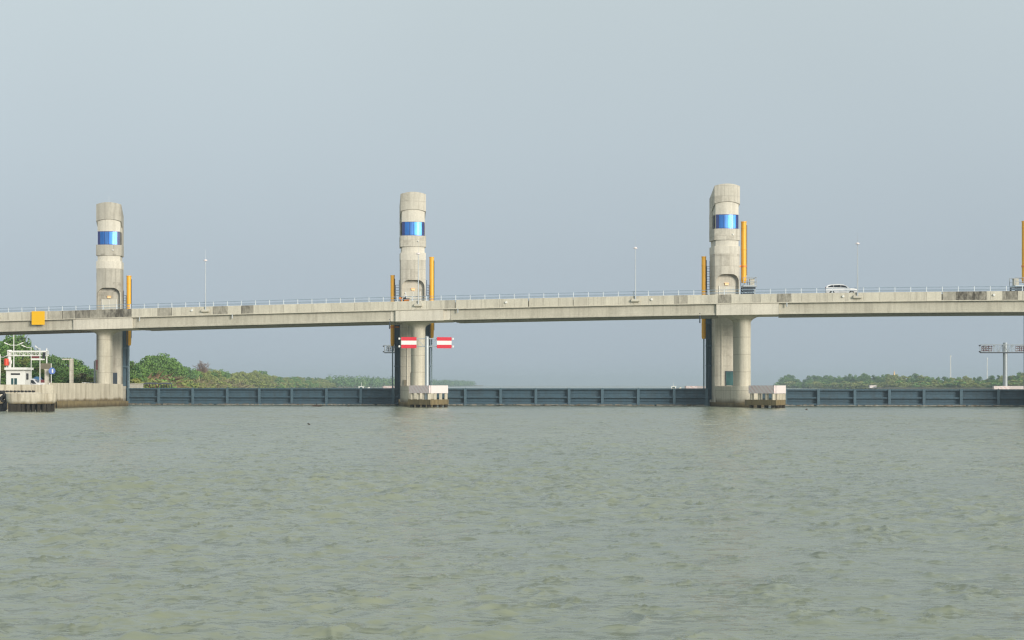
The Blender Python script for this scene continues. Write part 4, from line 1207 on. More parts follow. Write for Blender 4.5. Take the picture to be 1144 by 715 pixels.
# the platform stands clear of the tide stain height in its own coordinates
mb = MB()
mb.loft([[Vector((cx - hw * .5 - 0.02, Zd - 0.4, zt1 + .003)), Vector((cx + hw * .28, Zd - 0.4, zt1 + .003)), Vector((cx + hw * .28, Zd + 0.9, zt1 + .003)), Vector((cx - hw * .5, Zd + 0.9, zt1 + .003))],
         [Vector((cx - hw * .5 - 0.02, Zd - 0.4, zt1 + .10)), Vector((cx + hw * .28, Zd - 0.4, zt1 + .10)), Vector((cx + hw * .28, Zd + 0.9, zt1 + .10)), Vector((cx - hw * .5, Zd + 0.9, zt1 + .10))]])
mb.build('top_curb', M['pale'], t)
for i, (px, w) in enumerate(((14.8, .55), (19.5, .5), (24.5, .5), (29, .35), (34.5, .32), (40, .28), (46, .28), (52.5, .45), (57, .36))):
    for y in (-0.95, 0.75):
        mb = MB(); x = PX(px, Zd); mb.box((x, Zd + y, (zb1 - 1.2) / 2), (w, .5, zb1 + 1.2)); mb.build('pile', M['wet'], t)
mb = MB(); mb.box((PX(21, Zd), Zd + .1, 0.2), (1.9, .5, 1.5)); mb.box((PX(43, Zd), Zd + .5, 0.55), (2.2, .3, .7)); mb.build('pile_bracing', M['wet'], t)

# black tyre fenders at the left edge
for i, (px, yy, Zq, r) in enumerate(((1.5, 442.0, 206, .62), (4.2, 445.5, 205.2, .5))):
    mb = MB(); c_ = P(px, yy, Zq)
    ring = []
    nmaj, nmin = 18, 8
    vs_, fs_ = [], []
    for a_ in range(nmaj):
        ta = 2 * math.pi * a_ / nmaj
        for b_ in range(nmin):
            tb = 2 * math.pi * b_ / nmin
            rr = r * (1 - .34) + r * .34 * math.cos(tb)
            vs_.append(c_ + Vector((rr * math.cos(ta), r * .34 * math.sin(tb), rr * math.sin(ta))))
    for a_ in range(nmaj):
        for b_ in range(nmin):
            fs_.append((a_ * nmin + b_, ((a_ + 1) % nmaj) * nmin + b_, ((a_ + 1) % nmaj) * nmin + (b_ + 1) % nmin, a_ * nmin + (b_ + 1) % nmin))
    mb.add(vs_, fs_)
    mb.tube(c_ + UP * r * .8, Vector((c_.x + 0.05, c_.y, 2.6)), .03, .03, 6)
    o = mb.build('tyre_fender', M['rubber'], None, smooth=60)
    tag(o, ('large black tyre hung at the left edge beside the mooring platform', 'smaller black tyre hung right beside the left end of the mooring platform')[i], 'tyre', 'tyre fenders')
mb = MB()
bx0 = PX(-14, 207.5)
rings = []
for x, hwid, z0, z1 in ((0, .7, .1, .9), (1.2, .8, .0, .85), (2.0, .55, .1, 1.0), (2.45, .06, .4, 1.2)):
    rings.append([Vector((bx0 + x, 207.5 - hwid, z1)), Vector((bx0 + x, 207.5 - hwid * .6, z0 - .2)), Vector((bx0 + x, 207.5 + hwid * .6, z0 - .2)), Vector((bx0 + x, 207.5 + hwid, z1))])
mb.loft(rings)
tag(mb.build('moored_boat', M['roof_dark'], None), 'bow of a dark moored boat at the left edge under the quay', 'boat')

GZ = 2.45
# white hut
Zh = 243.0
t = thing('white_hut', (PX(17.5, Zh), Zh + 1.4, GZ), 'small white flat roofed hut on the quay at far left', 'hut')
def hx(px): return PX(px, Zh)
mb = MB(); z_r = PZ(413.2, Zh)
mb.box(((hx(7) + hx(28)) / 2, Zh + 1.4, (GZ + z_r) / 2), (hx(28) - hx(7), 2.8, z_r - GZ)); mb.build('wall', M['white'], t)
mb = MB(); mb.box(((hx(6.2) + hx(31)) / 2, Zh + 1.2, z_r + .18), (hx(31) - hx(6.2), 3.5, .34)); mb.build('roof', M['white'], t)
mb = MB(); mb.box((hx(17.3), Zh - .01, PZ(417.9, Zh)), (hx(22.4) - hx(12.2), .06, .24)); mb.build('slot_window', M['dark'], t)
for a_, b_ in ((12.6, 15.0), (16.0, 19.0)):
    mb = MB(); mb.box(((hx(a_) + hx(b_)) / 2, Zh - .012, PZ(426.3, Zh)), (hx(b_) - hx(a_), .06, 7.5 / FPX * Zh)); mb.build('door_pane', M['glass_green'], t)
mb = MB(); mb.box((hx(27.4), Zh + 1.0, PZ(420.5, Zh)), (.34, .9, .9)); mb.build('side_window', M['dark'], t)

# lattice signal gantry on the quay
Zq = 252.0
t = thing('quay_gantry', (PX(10.5, Zq), Zq, GZ), 'pale lattice signal arm on a thick white post behind the hut', 'signal gantry')
mb = MB(); mb.tube((PX(10.5, Zq), Zq, GZ), (PX(10.5, Zq), Zq, PZ(392.6, Zq)), .30, .28, 16); mb.tube((PX(10.5, Zq), Zq, PZ(392.6, Zq)), (PX(10.5, Zq), Zq, PZ(391, Zq)), .42, .36, 16); mb.build('post', M['white'], t, smooth=40)
mb = MB(); lattice(mb, Vector((PX(9, Zq), Zq, PZ(397.6, Zq))), Vector((PX(53.5, Zq), Zq, PZ(397.6, Zq))), .75, .7, 10)
for yy, th in ((392.9, .16), (397.4, .12)):
    mb.box((PX(31.5, Zq), Zq - .36, PZ(yy, Zq)), (PX(53, Zq) - PX(12, Zq), .06, th))
mb.build('lattice_arm', M['white'], t)
mb = MB(); mb.tube((PX(52.6, Zq), Zq - .2, PZ(406, Zq)), (PX(52.6, Zq), Zq - .2, PZ(389.3, Zq)), .09, .09, 8); mb.build('end_post', M['white'], t)
mb = MB(); mb.box((PX(50.2, Zq), Zq - .5, PZ(397.0, Zq)), (.36, .3, .95)); mb.build('signal_lamp', M['dark'], t)
mb = MB(); mb.box((PX(43, Zq), Zq - .3, PZ(401.4, Zq)), (2.0, .3, .26)); mb.build('lower_arm', M['white'], t)
mb = MB(); mb.box((PX(40, Zq), Zq - .2, PZ(398.9, Zq)), (1.1, .3, .30)); mb.build('maroon_box', M['maroon'], t)
# brown backed board and white block
Zq = 250.0
t = thing('sign_board', (PX(52.5, Zq), Zq, GZ), 'brown backed rectangular sign board on two posts behind the quay wall', 'sign')
mb = MB(); mb.box((PX(51.5, Zq), Zq, PZ(409.2, Zq)), (PX(57.5, Zq) - PX(45.4, Zq), .1, 6.6 / FPX * Zq)); mb.build('board', M['board_back'], t)
for px in (50.3, 54.2):
    mb = MB(); mb.tube((PX(px, Zq), Zq + .1, GZ), (PX(px, Zq), Zq + .1, PZ(406, Zq)), .06, .06, 8); mb.build('post', M['galv'], t)
t = thing('gate_pillar', (PX(52.5, 249), 249, GZ), 'short white concrete pillar under the brown sign board', 'pillar')
mb = MB(); mb.box((PX(52.4, 249), 249, (GZ + PZ(413, 249)) / 2), (.55, .5, PZ(413, 249) - GZ)); mb.box((PX(52.4, 249), 249, PZ(412.7, 249)), (.65, .6, .1)); mb.build('shaft', M['pale'], t)
# blue round sign
Zq = 248.0
t = thing('round_sign', (PX(57.2, Zq), Zq, GZ), 'round blue sign on a thin white pole behind the quay wall', 'sign')
mb = MB(); mb.tube((PX(57.2, Zq), Zq, GZ), (PX(57.2, Zq), Zq, PZ(406, Zq)), .055, .05, 8); mb.build('pole', M['white'], t)
mb = MB(); c_ = P(58.3, 414.4, Zq); mb.tube(c_ + Vector((0, -.1, 0)), c_ + Vector((0.02, -.16, 0)), .50, .50, 20); mb.build('disc', M['sign_blue'], t)
mb = MB(); mb.tube(c_ + Vector((-.28, .02, 0.05)), c_ + Vector((-.28, .2, 0.05)), .2, .2, 12); mb.build('lamp_back', M['dark'], t)
mb = MB(); mb.box(c_ + Vector((0.1, -.165, 0)), (.22, .012, .55)); mb.build('white_mark', M['white'], t)
# red and white drum lamp
Zq = 251.0
t = thing('signal_drum', (PX(7.2, Zq), Zq, GZ), 'orange red drum shaped signal on a post beside the hut roof', 'signal')
mb = MB(); mb.tube((PX(7.2, Zq), Zq, GZ), (PX(7.2, Zq), Zq, PZ(408, Zq)), .08, .08, 8); mb.build('post', M['galv'], t)
mb = MB(); mb.tube(P(7.0, 408.3, Zq), P(7.0, 401.3, Zq), .36, .36, 18); mb.tube(P(7.0, 401.3, Zq), P(7.0, 400.4, Zq), .36, .15, 18); mb.build('drum', M['orange_red'], t, smooth=40)
mb = MB(); mb.tube(P(12.2, 406.3, Zq), P(12.2, 402.6, Zq), .16, .16, 12); mb.build('side_lamp', M['white'], t)
# street lamps
def double_lamp(px, ytop, yarm, Zq, label, arms):
    b = Vector((PX(px, Zq), Zq, GZ))
    t = thing('street_lamp', b, label, 'street lamp', group='street lamps on the left quay')
    mb = MB(); mb.tube(b, Vector((b.x, Zq, PZ(ytop, Zq))), .09, .055, 10); mb.build('pole', M['white'], t, smooth=40)
    for s in arms:
        mb = MB()
        pl = []
        for f, dy in ((0, 0), (.35, 0.0), (.62, -1.0), (1.0, -2.9)):
            pl.append(P(px + s * 10.5 * f, yarm + dy, Zq))
        mb.path(pl[:3], .045, 7); mb.build('arm', M['white'], t)
        mb = MB()
        a_, b_ = pl[2], pl[3]; d = (b_ - a_).normalized(); n2 = Vector((0, 1, 0)); mb.box((a_ + b_) / 2, ((b_ - a_).length, .32, .12), (d, n2, d.cross(n2)))
        mb.build('lamp_head', M['white'], t)
double_lamp(15.4, 374.0, 385.6, 246.0, 'tall street lamp with two curved arms before the hut', (-1, 1))
double_lamp(34.8, 388.0, 388.4, 258.0, 'thin street lamp with one arm to the left between the hut and the sign board', (-1,))
double_lamp(44.6, 389.0, 389.2, 256.0, 'plain thin street lamp just left of the brown sign board', (-0.5,))
double_lamp(0.3, 396.0, 399.0, 250.0, 'street lamp cut by the left edge of the picture', (1,))
# goal shaped concrete frame
Zq = 262.0
t = thing('barrier_frame', (PX(79.8, Zq), Zq, GZ), 'grey concrete post with a white arm pointing left, among the left trees', 'barrier')
mb = MB(); mb.box((PX(79.9, Zq), Zq, (GZ + PZ(401, Zq)) / 2), (.5, .6, PZ(401, Zq) - GZ)); mb.build('post', M['tower'], t)
mb = MB(); mb.box((PX(75.6, Zq), Zq, PZ(401.4, Zq)), (PX(81.6, Zq) - PX(70, Zq), .45, .2)); mb.build('arm', M['pale'], t)
# thin post with red framed sign beside the left column
Zq = 268.0
t = thing('striped_sign', (PX(105.8, Zq), Zq, GZ), 'pale pole with pink edged sign just left of the left column', 'sign')
mb = MB(); mb.tube((PX(105.8, Zq), Zq, GZ), (PX(105.8, Zq), Zq, PZ(403.5, Zq)), .17, .15, 12); mb.build('pole', M['galv'], t, smooth=40)
mb = MB(); mb.box((PX(108, Zq), Zq - .1, PZ(408, Zq)), (.55, .06, 12.0 / FPX * Zq), None, 0); mb.box((PX(108.6, Zq), Zq - .14, PZ(407.6, Zq)), (.16, .05, 1.6), None, 1); mb.build('sign_plate', [M['pinkwhite'], M['red']], t)
# vehicles on the quay
car('parked_van', (PX(31.5, 256), 256, GZ), Vector((1, 0, 0)), 4.4, 'white van parked behind the hut, half hidden by the quay wall', 'van', M['white_gloss'], van=True)
t = thing('cargo_truck', (PX(43, 266), 266, GZ), 'truck with dark load and blue tarpaulin right of the white van', 'truck')
def tx(x, y, z): return Vector((PX(43, 266) + x, 266 + y, GZ + z))
mb = MB(); mb.loft([[tx(x, -.85, z0), tx(x, .85, z0), tx(x, .78, z1), tx(x, -.78, z1)] for x, z0, z1 in ((-2.0, .5, 1.0), (-1.85, .45, 1.5), (-1.2, .45, 1.72), (-.6, .45, 1.70))]); mb.build('cab', M['white'], t)
mb = MB(); mb.box(tx(.8, 0, .85), (2.6, 1.7, .7)); mb.build('cargo_bed', M['white'], t)
mb = MB(); mb.loft([[tx(x, -.75, 1.21), tx(x, .75, 1.21), tx(x, .5, z1), tx(x, -.5, z1)] for x, z1 in ((-.4, 1.35), (.1, 1.75), (.9, 1.65), (1.9, 1.3))]); mb.build('load', M['maroon'], t)
mb = MB(); mb.loft([[tx(x, -.6, 1.5), tx(x, .6, 1.5), tx(x, .45, z1), tx(x, -.45, z1)] for x, z1 in ((-.75, 1.9), (-.3, 2.2), (.25, 2.1), (.5, 1.7))]); mb.build('tarpaulin', M['tarp_blue'], t)
mb = MB(); mb.box(tx(-1.3, -.83, 1.38), (.7, .06, .36)); mb.build('cab_window', M['glass_dark'], t)
for x in (-1.3, 1.3):
    for y in (-.75, .75):
        mb = MB(); mb.tube(tx(x, y - .12, .36), tx(x, y + .12, .36), .36, .36, 16); mb.build('wheel', M['rubber'], t, smooth=40)
car('parked_car', (PX(87.5, 270), 270, GZ), Vector((1, 0, 0)), 2.9, 'small white car parked behind the quay wall right of the concrete post', 'car', M['white_gloss'])
# low white railing blocks
for i, px in enumerate((93.5, 97.4, 101.3)):
    Zq = 266 + i * .3
    t = thing('road_barrier', (PX(px, Zq), Zq, GZ), ('low white road barrier nearest the small parked car', 'middle one of the low white road barriers by the left column', 'low white road barrier nearest the left column')[i], 'road barrier', group='low white road barriers')
    mb = MB(); c_ = Vector((PX(px, Zq), Zq, 0)); w = .27
    mb.loft([[c_ + Vector((-w, -.3, GZ)), c_ + Vector((w, -.3, GZ)), c_ + Vector((w, .3, GZ)), c_ + Vector((-w, .3, GZ))], [c_ + Vector((-w, -.1, GZ + 1.25)), c_ + Vector((w, -.1, GZ + 1.25)), c_ + Vector((w, .1, GZ + 1.25)), c_ + Vector((-w, .1, GZ + 1.25))]])
    mb.build('block', M['white'], t)
    mb = MB(); mb.box(c_ + Vector((0, -.16, GZ + 1.05)), (.3, .05, .3)); mb.build('reflector', M['rubber'], t)
# upstream quay wall and two roofed stalls beyond the gate
Zq = 300.0
mb = MB(); mb.box((PX(151, Zq), Zq, 2.2), (PX(159.5, Zq) - PX(142, Zq), .6, 2.6)); mb.box((PX(151, Zq), Zq, 3.53), (PX(160, Zq) - PX(142, Zq), .8, .1))
tag(mb.build('upstream_wall', M['pale'], None), 'short pale wall beyond the gate just right of the left tower', 'wall')
def stall(x0, x1, Zq, label, red):
    t = thing('roofed_stall', (PX((x0 + x1) / 2, Zq), Zq + 1.2, GZ - 1.2), label, 'stall', group='dark roofed stalls beyond the gate')
    X0, X1 = PX(x0, Zq), PX(x1, Zq); zr_ = PZ(429.3, Zq)
    mb = MB()
    mb.loft([[Vector((X0 - .2, Zq - .3, zr_)), Vector((X1 + .2, Zq - .3, zr_)), Vector((X1 + .2, Zq + 2.7, zr_ + .05)), Vector((X0 - .2, Zq + 2.7, zr_ + .05))],
             [Vector((X0 + .2, Zq + .6, zr_ + .32)), Vector((X1 - .2, Zq + .6, zr_ + .32)), Vector((X1 - .2, Zq + 1.9, zr_ + .35)), Vector((X0 + .2, Zq + 1.9, zr_ + .35))]])
    mb.build('roof', M['roof_dark'], t)
    for x in (X0, (X0 + X1) / 2, X1):
        for y in (Zq, Zq + 2.4):
            mb = MB(); mb.box((x, y, (GZ - 1.2 + zr_) / 2), (.12, .12, zr_ - GZ + 1.2)); mb.build('post', M['maroon'] if red else M['steel_dark'], t)
    mb = MB(); mb.box(((X0 + X1) / 2, Zq + 1.2, GZ - .4), (X1 - X0, 2.2, 1.3)); mb.build('counter', M['maroon'] if red else M['steel_blue'], t)
stall(160, 174, 318, 'dark roofed stall with maroon posts beyond the gate, the left one', True)
stall(177, 189, 330, 'dark roofed stall with bluish counter beyond the gate, the right one', False)

# ================================================================ TREES
def leaf_crown(name, seed, mat, clumps, leaves, size, shape, squash=1.0, twig=False):
    """unit tree crown: about 1 high, built of many leaf sized faces in uneven clumps"""
    r = np.random.RandomState(seed)
    cs = []
    tries = 0
    while len(cs) < clumps and tries < 9000:
        tries += 1
        p = r.uniform(-1, 1, 3)
        if p[0] ** 2 + p[1] ** 2 + p[2] ** 2 > 1: continue
        rr = shape(p[2])
        q_ = np.array([p[0] * rr, p[1] * rr, 0.18 + 0.76 * (p[2] + 1) / 2])
        cs.append(q_)
    V_, F_, T_ = [], [], []
    for c in cs:
        cr = r.uniform(0.07, 0.15); tone = r.uniform(0, 1)
        k = int(leaves * r.uniform(0.6, 1.3))
        d = r.normal(0, 1, (k, 3)); d /= np.linalg.norm(d, axis=1)[:, None]
        pos = c + d * (cr * r.uniform(0.35, 1.05, k) ** 0.6)[:, None] * np.array([1.15, 1.15, 0.8 * squash])
        for j in range(k):
            nrm = d[j] * 0.6 + r.normal(0, 0.6, 3); nrm[2] += 0.35; nrm /= np.linalg.norm(nrm)
            a = np.cross(nrm, r.normal(0, 1, 3)); a /= np.linalg.norm(a); b = np.cross(nrm, a)
            s1 = size * r.uniform(0.6, 1.35); s2 = s1 * r.uniform(0.45, 0.8)
            o = len(V_)
            V_ += [pos[j] - a * s1, pos[j] - b * s2, pos[j] + a * s1, pos[j] + b * s2]
            F_.append((o, o + 1, o + 2, o + 3)); T_.append(min(1, max(0, tone + r.normal(0, 0.18))))
    me = bpy.data.meshes.new(name)
    me.from_pydata([tuple(v) for v in V_], [], F_)
    at = me.attributes.new('tone', 'FLOAT', 'FACE'); at.data.foreach_set('value', T_)
    me.materials.append(mat)
    return me
def trunk_mesh(name, seed):
    r = random.Random(seed)
    mb = MB()
    p = Vector((0, 0, 0)); pts = [p]
    for i in range(4):
        p = p + Vector((r.uniform(-.03, .03), r.uniform(-.03, .03), .15)); pts.append(p)
    rr = [.032, .026, .022, .018, .012]
    for i in range(4): mb.tube(pts[i], pts[i + 1], rr[i], rr[i + 1], 7)
    for i in range(7):
        a = r.uniform(0, 6.28); b = pts[1 + i % 4]
        e1 = b + Vector((math.cos(a) * .14, math.sin(a) * .14, r.uniform(.10, .2))); e2 = e1 + Vector((math.cos(a + .4) * .1, math.sin(a + .4) * .1, r.uniform(.08, .16)))
        mb.tube(b, e1, .012, .008, 6); mb.tube(e1, e2, .008, .004, 5)
    me = bpy.data.meshes.new(name); me.from_pydata([tuple(v) for v in mb.v], [], mb.f); me.materials.append(M['bark'])
    return me
round_s = lambda z: 0.36 * (1.0 - 0.25 * z)
wide_s = lambda z: 0.46 * (1.0 - 0.15 * z)
tall_s = lambda z: 0.26 * (1.0 - 0.35 * z)
low_s = lambda z: 0.52 * (1.0 - 0.1 * z)
KINDS = {
    'green': [leaf_crown('crown', s, M['leaf_green'], 38, 95, 0.030, sh) for s, sh in ((1, round_s), (2, wide_s), (3, tall_s))],
    'dark': [leaf_crown('crown', s, M['leaf_dark'], 38, 95, 0.030, sh) for s, sh in ((4, round_s), (5, wide_s), (6, tall_s))],
    'olive': [leaf_crown('crown', s, M['leaf_olive'], 36, 85, 0.030, sh) for s, sh in ((7, round_s), (8, wide_s))],
    'bush': [leaf_crown('crown', s, M['leaf_olive'], 30, 80, 0.042, low_s) for s in (9, 10)],
    'bushg': [leaf_crown('crown', s, M['leaf_green'], 30, 80, 0.042, low_s) for s in (11, 12)],
}
def fronds(name, seed, mat, nf, L, droop, stem=0.0):
    r = random.Random(seed)
    mb = MB(); T_ = []
    for i in range(nf):
        a = r.uniform(0, 6.28); el = r.uniform(0.25, 1.35); l_ = L * r.uniform(.7, 1.1); tone = r.random()
        o = Vector((0, 0, stem)); dr_ = Vector((math.cos(a), math.sin(a), 0))
        prev = o; seg = 6
        for k in range(seg):
            f = (k + 1) / seg
            q_ = o + dr_ * (l_ * math.cos(el) * f * (1 + .2 * f)) + UP * (l_ * (math.sin(el) * f - droop * f * f))
            side = dr_.cross(UP).normalized(); w = .055 * L * 2.2 * math.sin(min(1, f + .12) * 2.7 + .25)
            d = (q_ - prev)
            for s in (-1, 1):
                mb.add([prev, prev + side * s * w + UP * -.35 * w + d * .3, q_ + side * s * w * .9 - UP * .35 * w + d * .35, q_], [(0, 1, 2, 3)], 0, min(1, max(0, tone + r.uniform(-.2, .2))))
            prev = q_
    me = bpy.data.meshes.new(name); me.from_pydata([tuple(v) for v in mb.v], [], mb.f); me.materials.append(mat)
    at = me.attributes.new('tone', 'FLOAT', 'FACE'); at.data.foreach_set('value', mb.a)
    return me
KINDS['nipa_tan'] = [fronds('fronds', s, M['leaf_tan'], 60, .62, .30) for s in (21, 22)]
KINDS['nipa_brown'] = [fronds('fronds', s, M['leaf_brown'], 64, .62, .30) for s in (23, 24)]
KINDS['nipa_green'] = [fronds('fronds', s, M['leaf_palm'], 60, .62, .28) for s in (25, 26)]
KINDS['coconut'] = [fronds('fronds', 27, M['leaf_tan'], 26, .34, .55, .80)]
TR = [trunk_mesh('trunk', s) for s in (31, 32, 33)]
def palm_trunk():
    mb = MB(); mb.tube((0, 0, 0), (.02, 0, .42), .028, .02, 8); mb.tube((.02, 0, .42), (0, 0, .80), .02, .016, 8)
    me = bpy.data.meshes.new('trunk'); me.from_pydata([tuple(v) for v in mb.v], [], mb.f); me.materials.append(M['bark']); return me
PT = palm_trunk()
def place(kind, x, y, z, h, w, name, label, group, trunk=True):
    t = bpy.data.objects.new(name, None); COL.objects.link(t)
    t.location = (x, y, z); t.rotation_euler = (0, 0, rng.uniform(0, 6.28)); t.scale = (w, w, h)
    t.empty_display_size = .1
    tag(t, label, 'tree' if 'bush' not in name else 'bush', group)
    if trunk:
        o = bpy.data.objects.new('trunk', PT if kind == 'coconut' else rng.choice(TR)); COL.objects.link(o); o.parent = t
    o = bpy.data.objects.new('crown' if 'nipa' not in kind else 'fronds', rng.choice(KINDS[kind])); COL.objects.link(o); o.parent = t
    return t
def bank_x(bank, Z):
    for (x0, y0), (x1, y1) in zip(bank[:-1], bank[1:]):
        if min(y0, y1) <= Z <= max(y0, y1): return x0 + (x1 - x0) * (Z - y0) / (y1 - y0)
    return bank[-1][0]
def bank_Z_of_px(px):
    tab = [(-40, 290), (100, 300), (145, 330), (180, 480), (215, 620), (260, 900), (300, 1150), (360, 1600), (430, 2200)]
    return float(np.interp(px, [a for a, b in tab], [b for a, b in tab]))
PROF_L = [(-30, 388), (-8, 384), (0, 376), (8, 371), (18, 371.5), (26, 378), (34, 384), (42, 391), (52, 394), (58, 400), (66, 395), (72, 398), (80, 400), (88, 405), (96, 411), (104, 414), (120, 406), (140, 401), (150, 405), (158, 409), (165, 398), (174, 394), (182, 394.5), (189, 397), (196, 405), (204, 410), (214, 411), (222, 410), (232, 410), (240, 413), (248, 411.5), (256, 415), (264, 416), (272, 415), (280, 417), (287, 412), (294, 414), (300, 418), (312, 420), (325, 419.5), (340, 421), (352, 421.5), (368, 421), (382, 423), (396, 422.5), (410, 422)]
def prof(tab, px): return float(np.interp(px, [a for a, b in tab], [b for a, b in tab]))
LAB = {'green': ('broadleaf_tree', 'green leafy broadleaf tree in the wood on the left bank', 'green broadleaf trees on the left bank'),
       'dark': ('dense_tree', 'deep green dense tree in the wood on the left bank', 'deep green trees on the left bank'),
       'olive': ('olive_tree', 'yellowish olive tree in the wood on the left bank', 'yellowish trees on the left bank'),
       'bush': ('river_bush', 'low yellowish bush at the foot of the left bank trees', 'yellowish bushes on the left bank'),
       'bushg': ('green_bush', 'low green bush at the foot of the left bank trees', 'green bushes on the left bank'),
       'nipa_tan': ('nipa_palm', 'pale tan palm clump with stemless fronds on the left bank', 'tan palm clumps on the left bank'),
       'nipa_brown': ('dry_palm', 'dry brown palm clump just right of the left tower beyond the gate', 'dry brown palm clumps'),
       'nipa_green': ('green_palm', 'green palm clump with stemless fronds on the left bank', 'green palm clumps on the left bank')}
def put(kind, px, ytop, Z, wf=1.0, ground=GZ, lab=LAB):
    h = PZ(ytop, Z) - ground
    if h < 1.0: h = 1.0
    nm, lb, gr = lab[kind]
    nip = 'nipa' in kind
    hh = h / (0.62 if nip else 0.98)
    lb = lb.split(' in the wood')[0].split(' on the ')[0].split(' at the foot')[0].split(' just right')[0]
    if lab is LAB:
        zone = next(zz for lim, zz in ((8, 'at the left edge of the picture'), (32, 'behind the white hut'), (62, 'behind the lattice arm and brown board'), (82, 'around the grey concrete post'), (125, 'just left of the left column'),
            (163, 'just right of the left column'), (178, 'above the dark roofed stalls'), (205, 'in the tall group right of the stalls'), (232, 'below the bare twiggy tree'), (262, 'just right of the bare twiggy tree'), (292, 'over the middle of the left gate'), (330, 'right of the middle of the left gate'), (999, 'far along the left bank')) if px < lim)
    else:
        zone = next(zz for lim, zz in ((905, 'at the left end of the right bank'), (940, 'on the right bank near its left end'), (985, 'on the right bank left of the golden stupa'), (1012, 'around the golden stupa'), (1050, 'between the golden stupa and the left mast'), (1080, 'around the left far mast'), (1114, 'around the right far mast'), (9999, 'under the lattice signal gantry at right')) if px < lim)
    hp = (430 - ytop)
    size = 'taller' if hp > (430 - prof(PROF_L if lab is LAB else PROF_R, px)) * .85 else 'lower'
    lb = ((size + ' ' if not lb.startswith('low') else '') + lb + ' ' + zone)
    place(kind, PX(px, Z), Z, ground, hh, (hh if nip else h) * wf, nm, lb, gr, trunk=not nip and 'bush' not in kind)
# near wood at the far left
for px, y, k, Z, wf in ((-16, 388, 'dark', 330, 1.2), (-2, 382, 'green', 325, 1.0), (10, 372, 'green', 335, .95), (20, 371.5, 'dark', 340, .85), (30, 383, 'green', 338, 1.0), (42, 391, 'dark', 345, 1.1), (50, 393, 'green', 350, 1.0), (62, 395, 'dark', 335, 1.0), (72, 396.5, 'green', 352, 1.2), (84, 402, 'dark', 356, 1.3), (94, 408, 'green', 352, 1.3), (104, 412, 'dark', 350, 1.4),
                        (5, 397, 'green', 300, 1.3), (24, 398, 'olive', 305, 1.3), (38, 402, 'green', 300, 1.3), (48, 408, 'olive', 300, 1.2), (62, 407, 'dark', 305, 1.3), (72, 409, 'green', 300, 1.3), (86, 413, 'dark', 305, 1.4), (98, 417, 'green', 300, 1.4), (112, 412, 'green', 340, 1.3), (128, 408, 'dark', 345, 1.3), (14, 409, 'olive', 290, 1.3), (-4, 404, 'olive', 290, 1.3), (30, 412, 'green', 288, 1.2)):
    put(k, px, y, Z, wf)
for px in np.arange(-12, 112, 8.0):
    put(rng.choice(['bushg', 'bush', 'bushg']), px + rng.uniform(-2, 2), 420 + rng.uniform(-3, 2), 284 + rng.uniform(-4, 4), 1.6)
for px, y in ((91.5, 413.2), (95.6, 414.5)):
    Z = 282; h = PZ(y, Z) - GZ
    place('coconut', PX(px, Z), Z, GZ, h * .92, h * .9, 'coconut_palm', 'small palm with thin stem, %s of the two just left of the left column' % ('left' if px < 93 else 'right'), 'small palms by the left column')
# wood beyond gate one, receding
x = 141.0
while x < 372:
    Z = bank_Z_of_px(x) * rng.uniform(1.04, 1.10)
    y = prof(PROF_L, x) + rng.uniform(-1.0, 1.6)
    if x < 205: k = rng.choice(['green', 'dark', 'green'])
    elif x < 310: k = rng.choice(['olive', 'olive', 'green'])
    else: k = rng.choice(['green', 'dark', 'green', 'olive'])
    put(k, x, y, Z, rng.uniform(.9, 1.25))
    hpx = 430 - y
    x += max(3.6, hpx * 0.32)
# fuller big tree at 165-195
for px, y, k in ((168, 396, 'dark'), (176, 394, 'green'), (184, 394.5, 'green'), (191, 400, 'green'), (199, 407, 'green'), (208, 411, 'dark'), (172, 405, 'green'), (187, 408, 'dark'), (150, 406, 'dark'), (144, 402, 'dark')):
    put(k, px, y, bank_Z_of_px(px) * 1.03, 1.15)
x = 143.0
while x < 372:
    Z = bank_Z_of_px(x) * rng.uniform(.985, 1.02)
    yt = prof(PROF_L, x); y = 430 - (430 - yt) * rng.uniform(.55, .8)
    if 156 <= x <= 184: k = 'nipa_brown' if rng.random() < .35 else rng.choice(['nipa_green', 'nipa_tan', 'green'])
    elif x < 205: k = rng.choice(['green', 'nipa_green', 'bushg'])
    elif x < 310: k = rng.choice(['nipa_tan', 'olive', 'bush', 'nipa_tan'])
    else: k = rng.choice(['bush', 'bushg', 'green', 'olive'])
    put(k, x, y, Z, rng.uniform(1.0, 1.4))
    x += max(3.0, (430 - y) * .38)
x = 142.0
while x < 372:
    Z = bank_Z_of_px(x) * rng.uniform(.965, .985)
    y = 430 - (430 - prof(PROF_L, x)) * rng.uniform(.25, .45)
    k = rng.choice(['bushg', 'bush']) if x < 210 or x > 300 else rng.choice(['bush', 'nipa_tan', 'bush'])
    put(k, x, y, Z, rng.uniform(1.2, 2.0), ground=-0.9)
    x += max(2.6, (430 - y) * .75)
# bare twiggy tree
Z = 700.0; b = Vector((PX(226, Z), Z, GZ))
t = thing('bare_tree', b, 'bare twiggy brown tree rising above the yellowish wood on the left bank', 'tree')
mb = MB(); H = PZ(404, Z) - GZ
mb.tube(b, b + UP * H * .6, .35, .22, 8); mb.build('trunk', M['twig'], t)
mb = MB()
for i in range(60):
    a = rng.uniform(0, 6.28); z0 = rng.uniform(.5, .8) * H
    s_ = b + UP * z0; e1 = s_ + Vector((math.cos(a) * rng.uniform(1, 3.4), math.sin(a) * 2.4, rng.uniform(.3, .22 * H))); mb.tube(s_, e1, .10, .06, 5)
    for j in range(4):
        e2 = e1 + Vector((rng.uniform(-1.2, 1.2), rng.uniform(-1, 1), rng.uniform(.0, 1.2))); mb.tube(e1, e2, .06, .04, 4)
mb.build('branches', M['twig'], t)
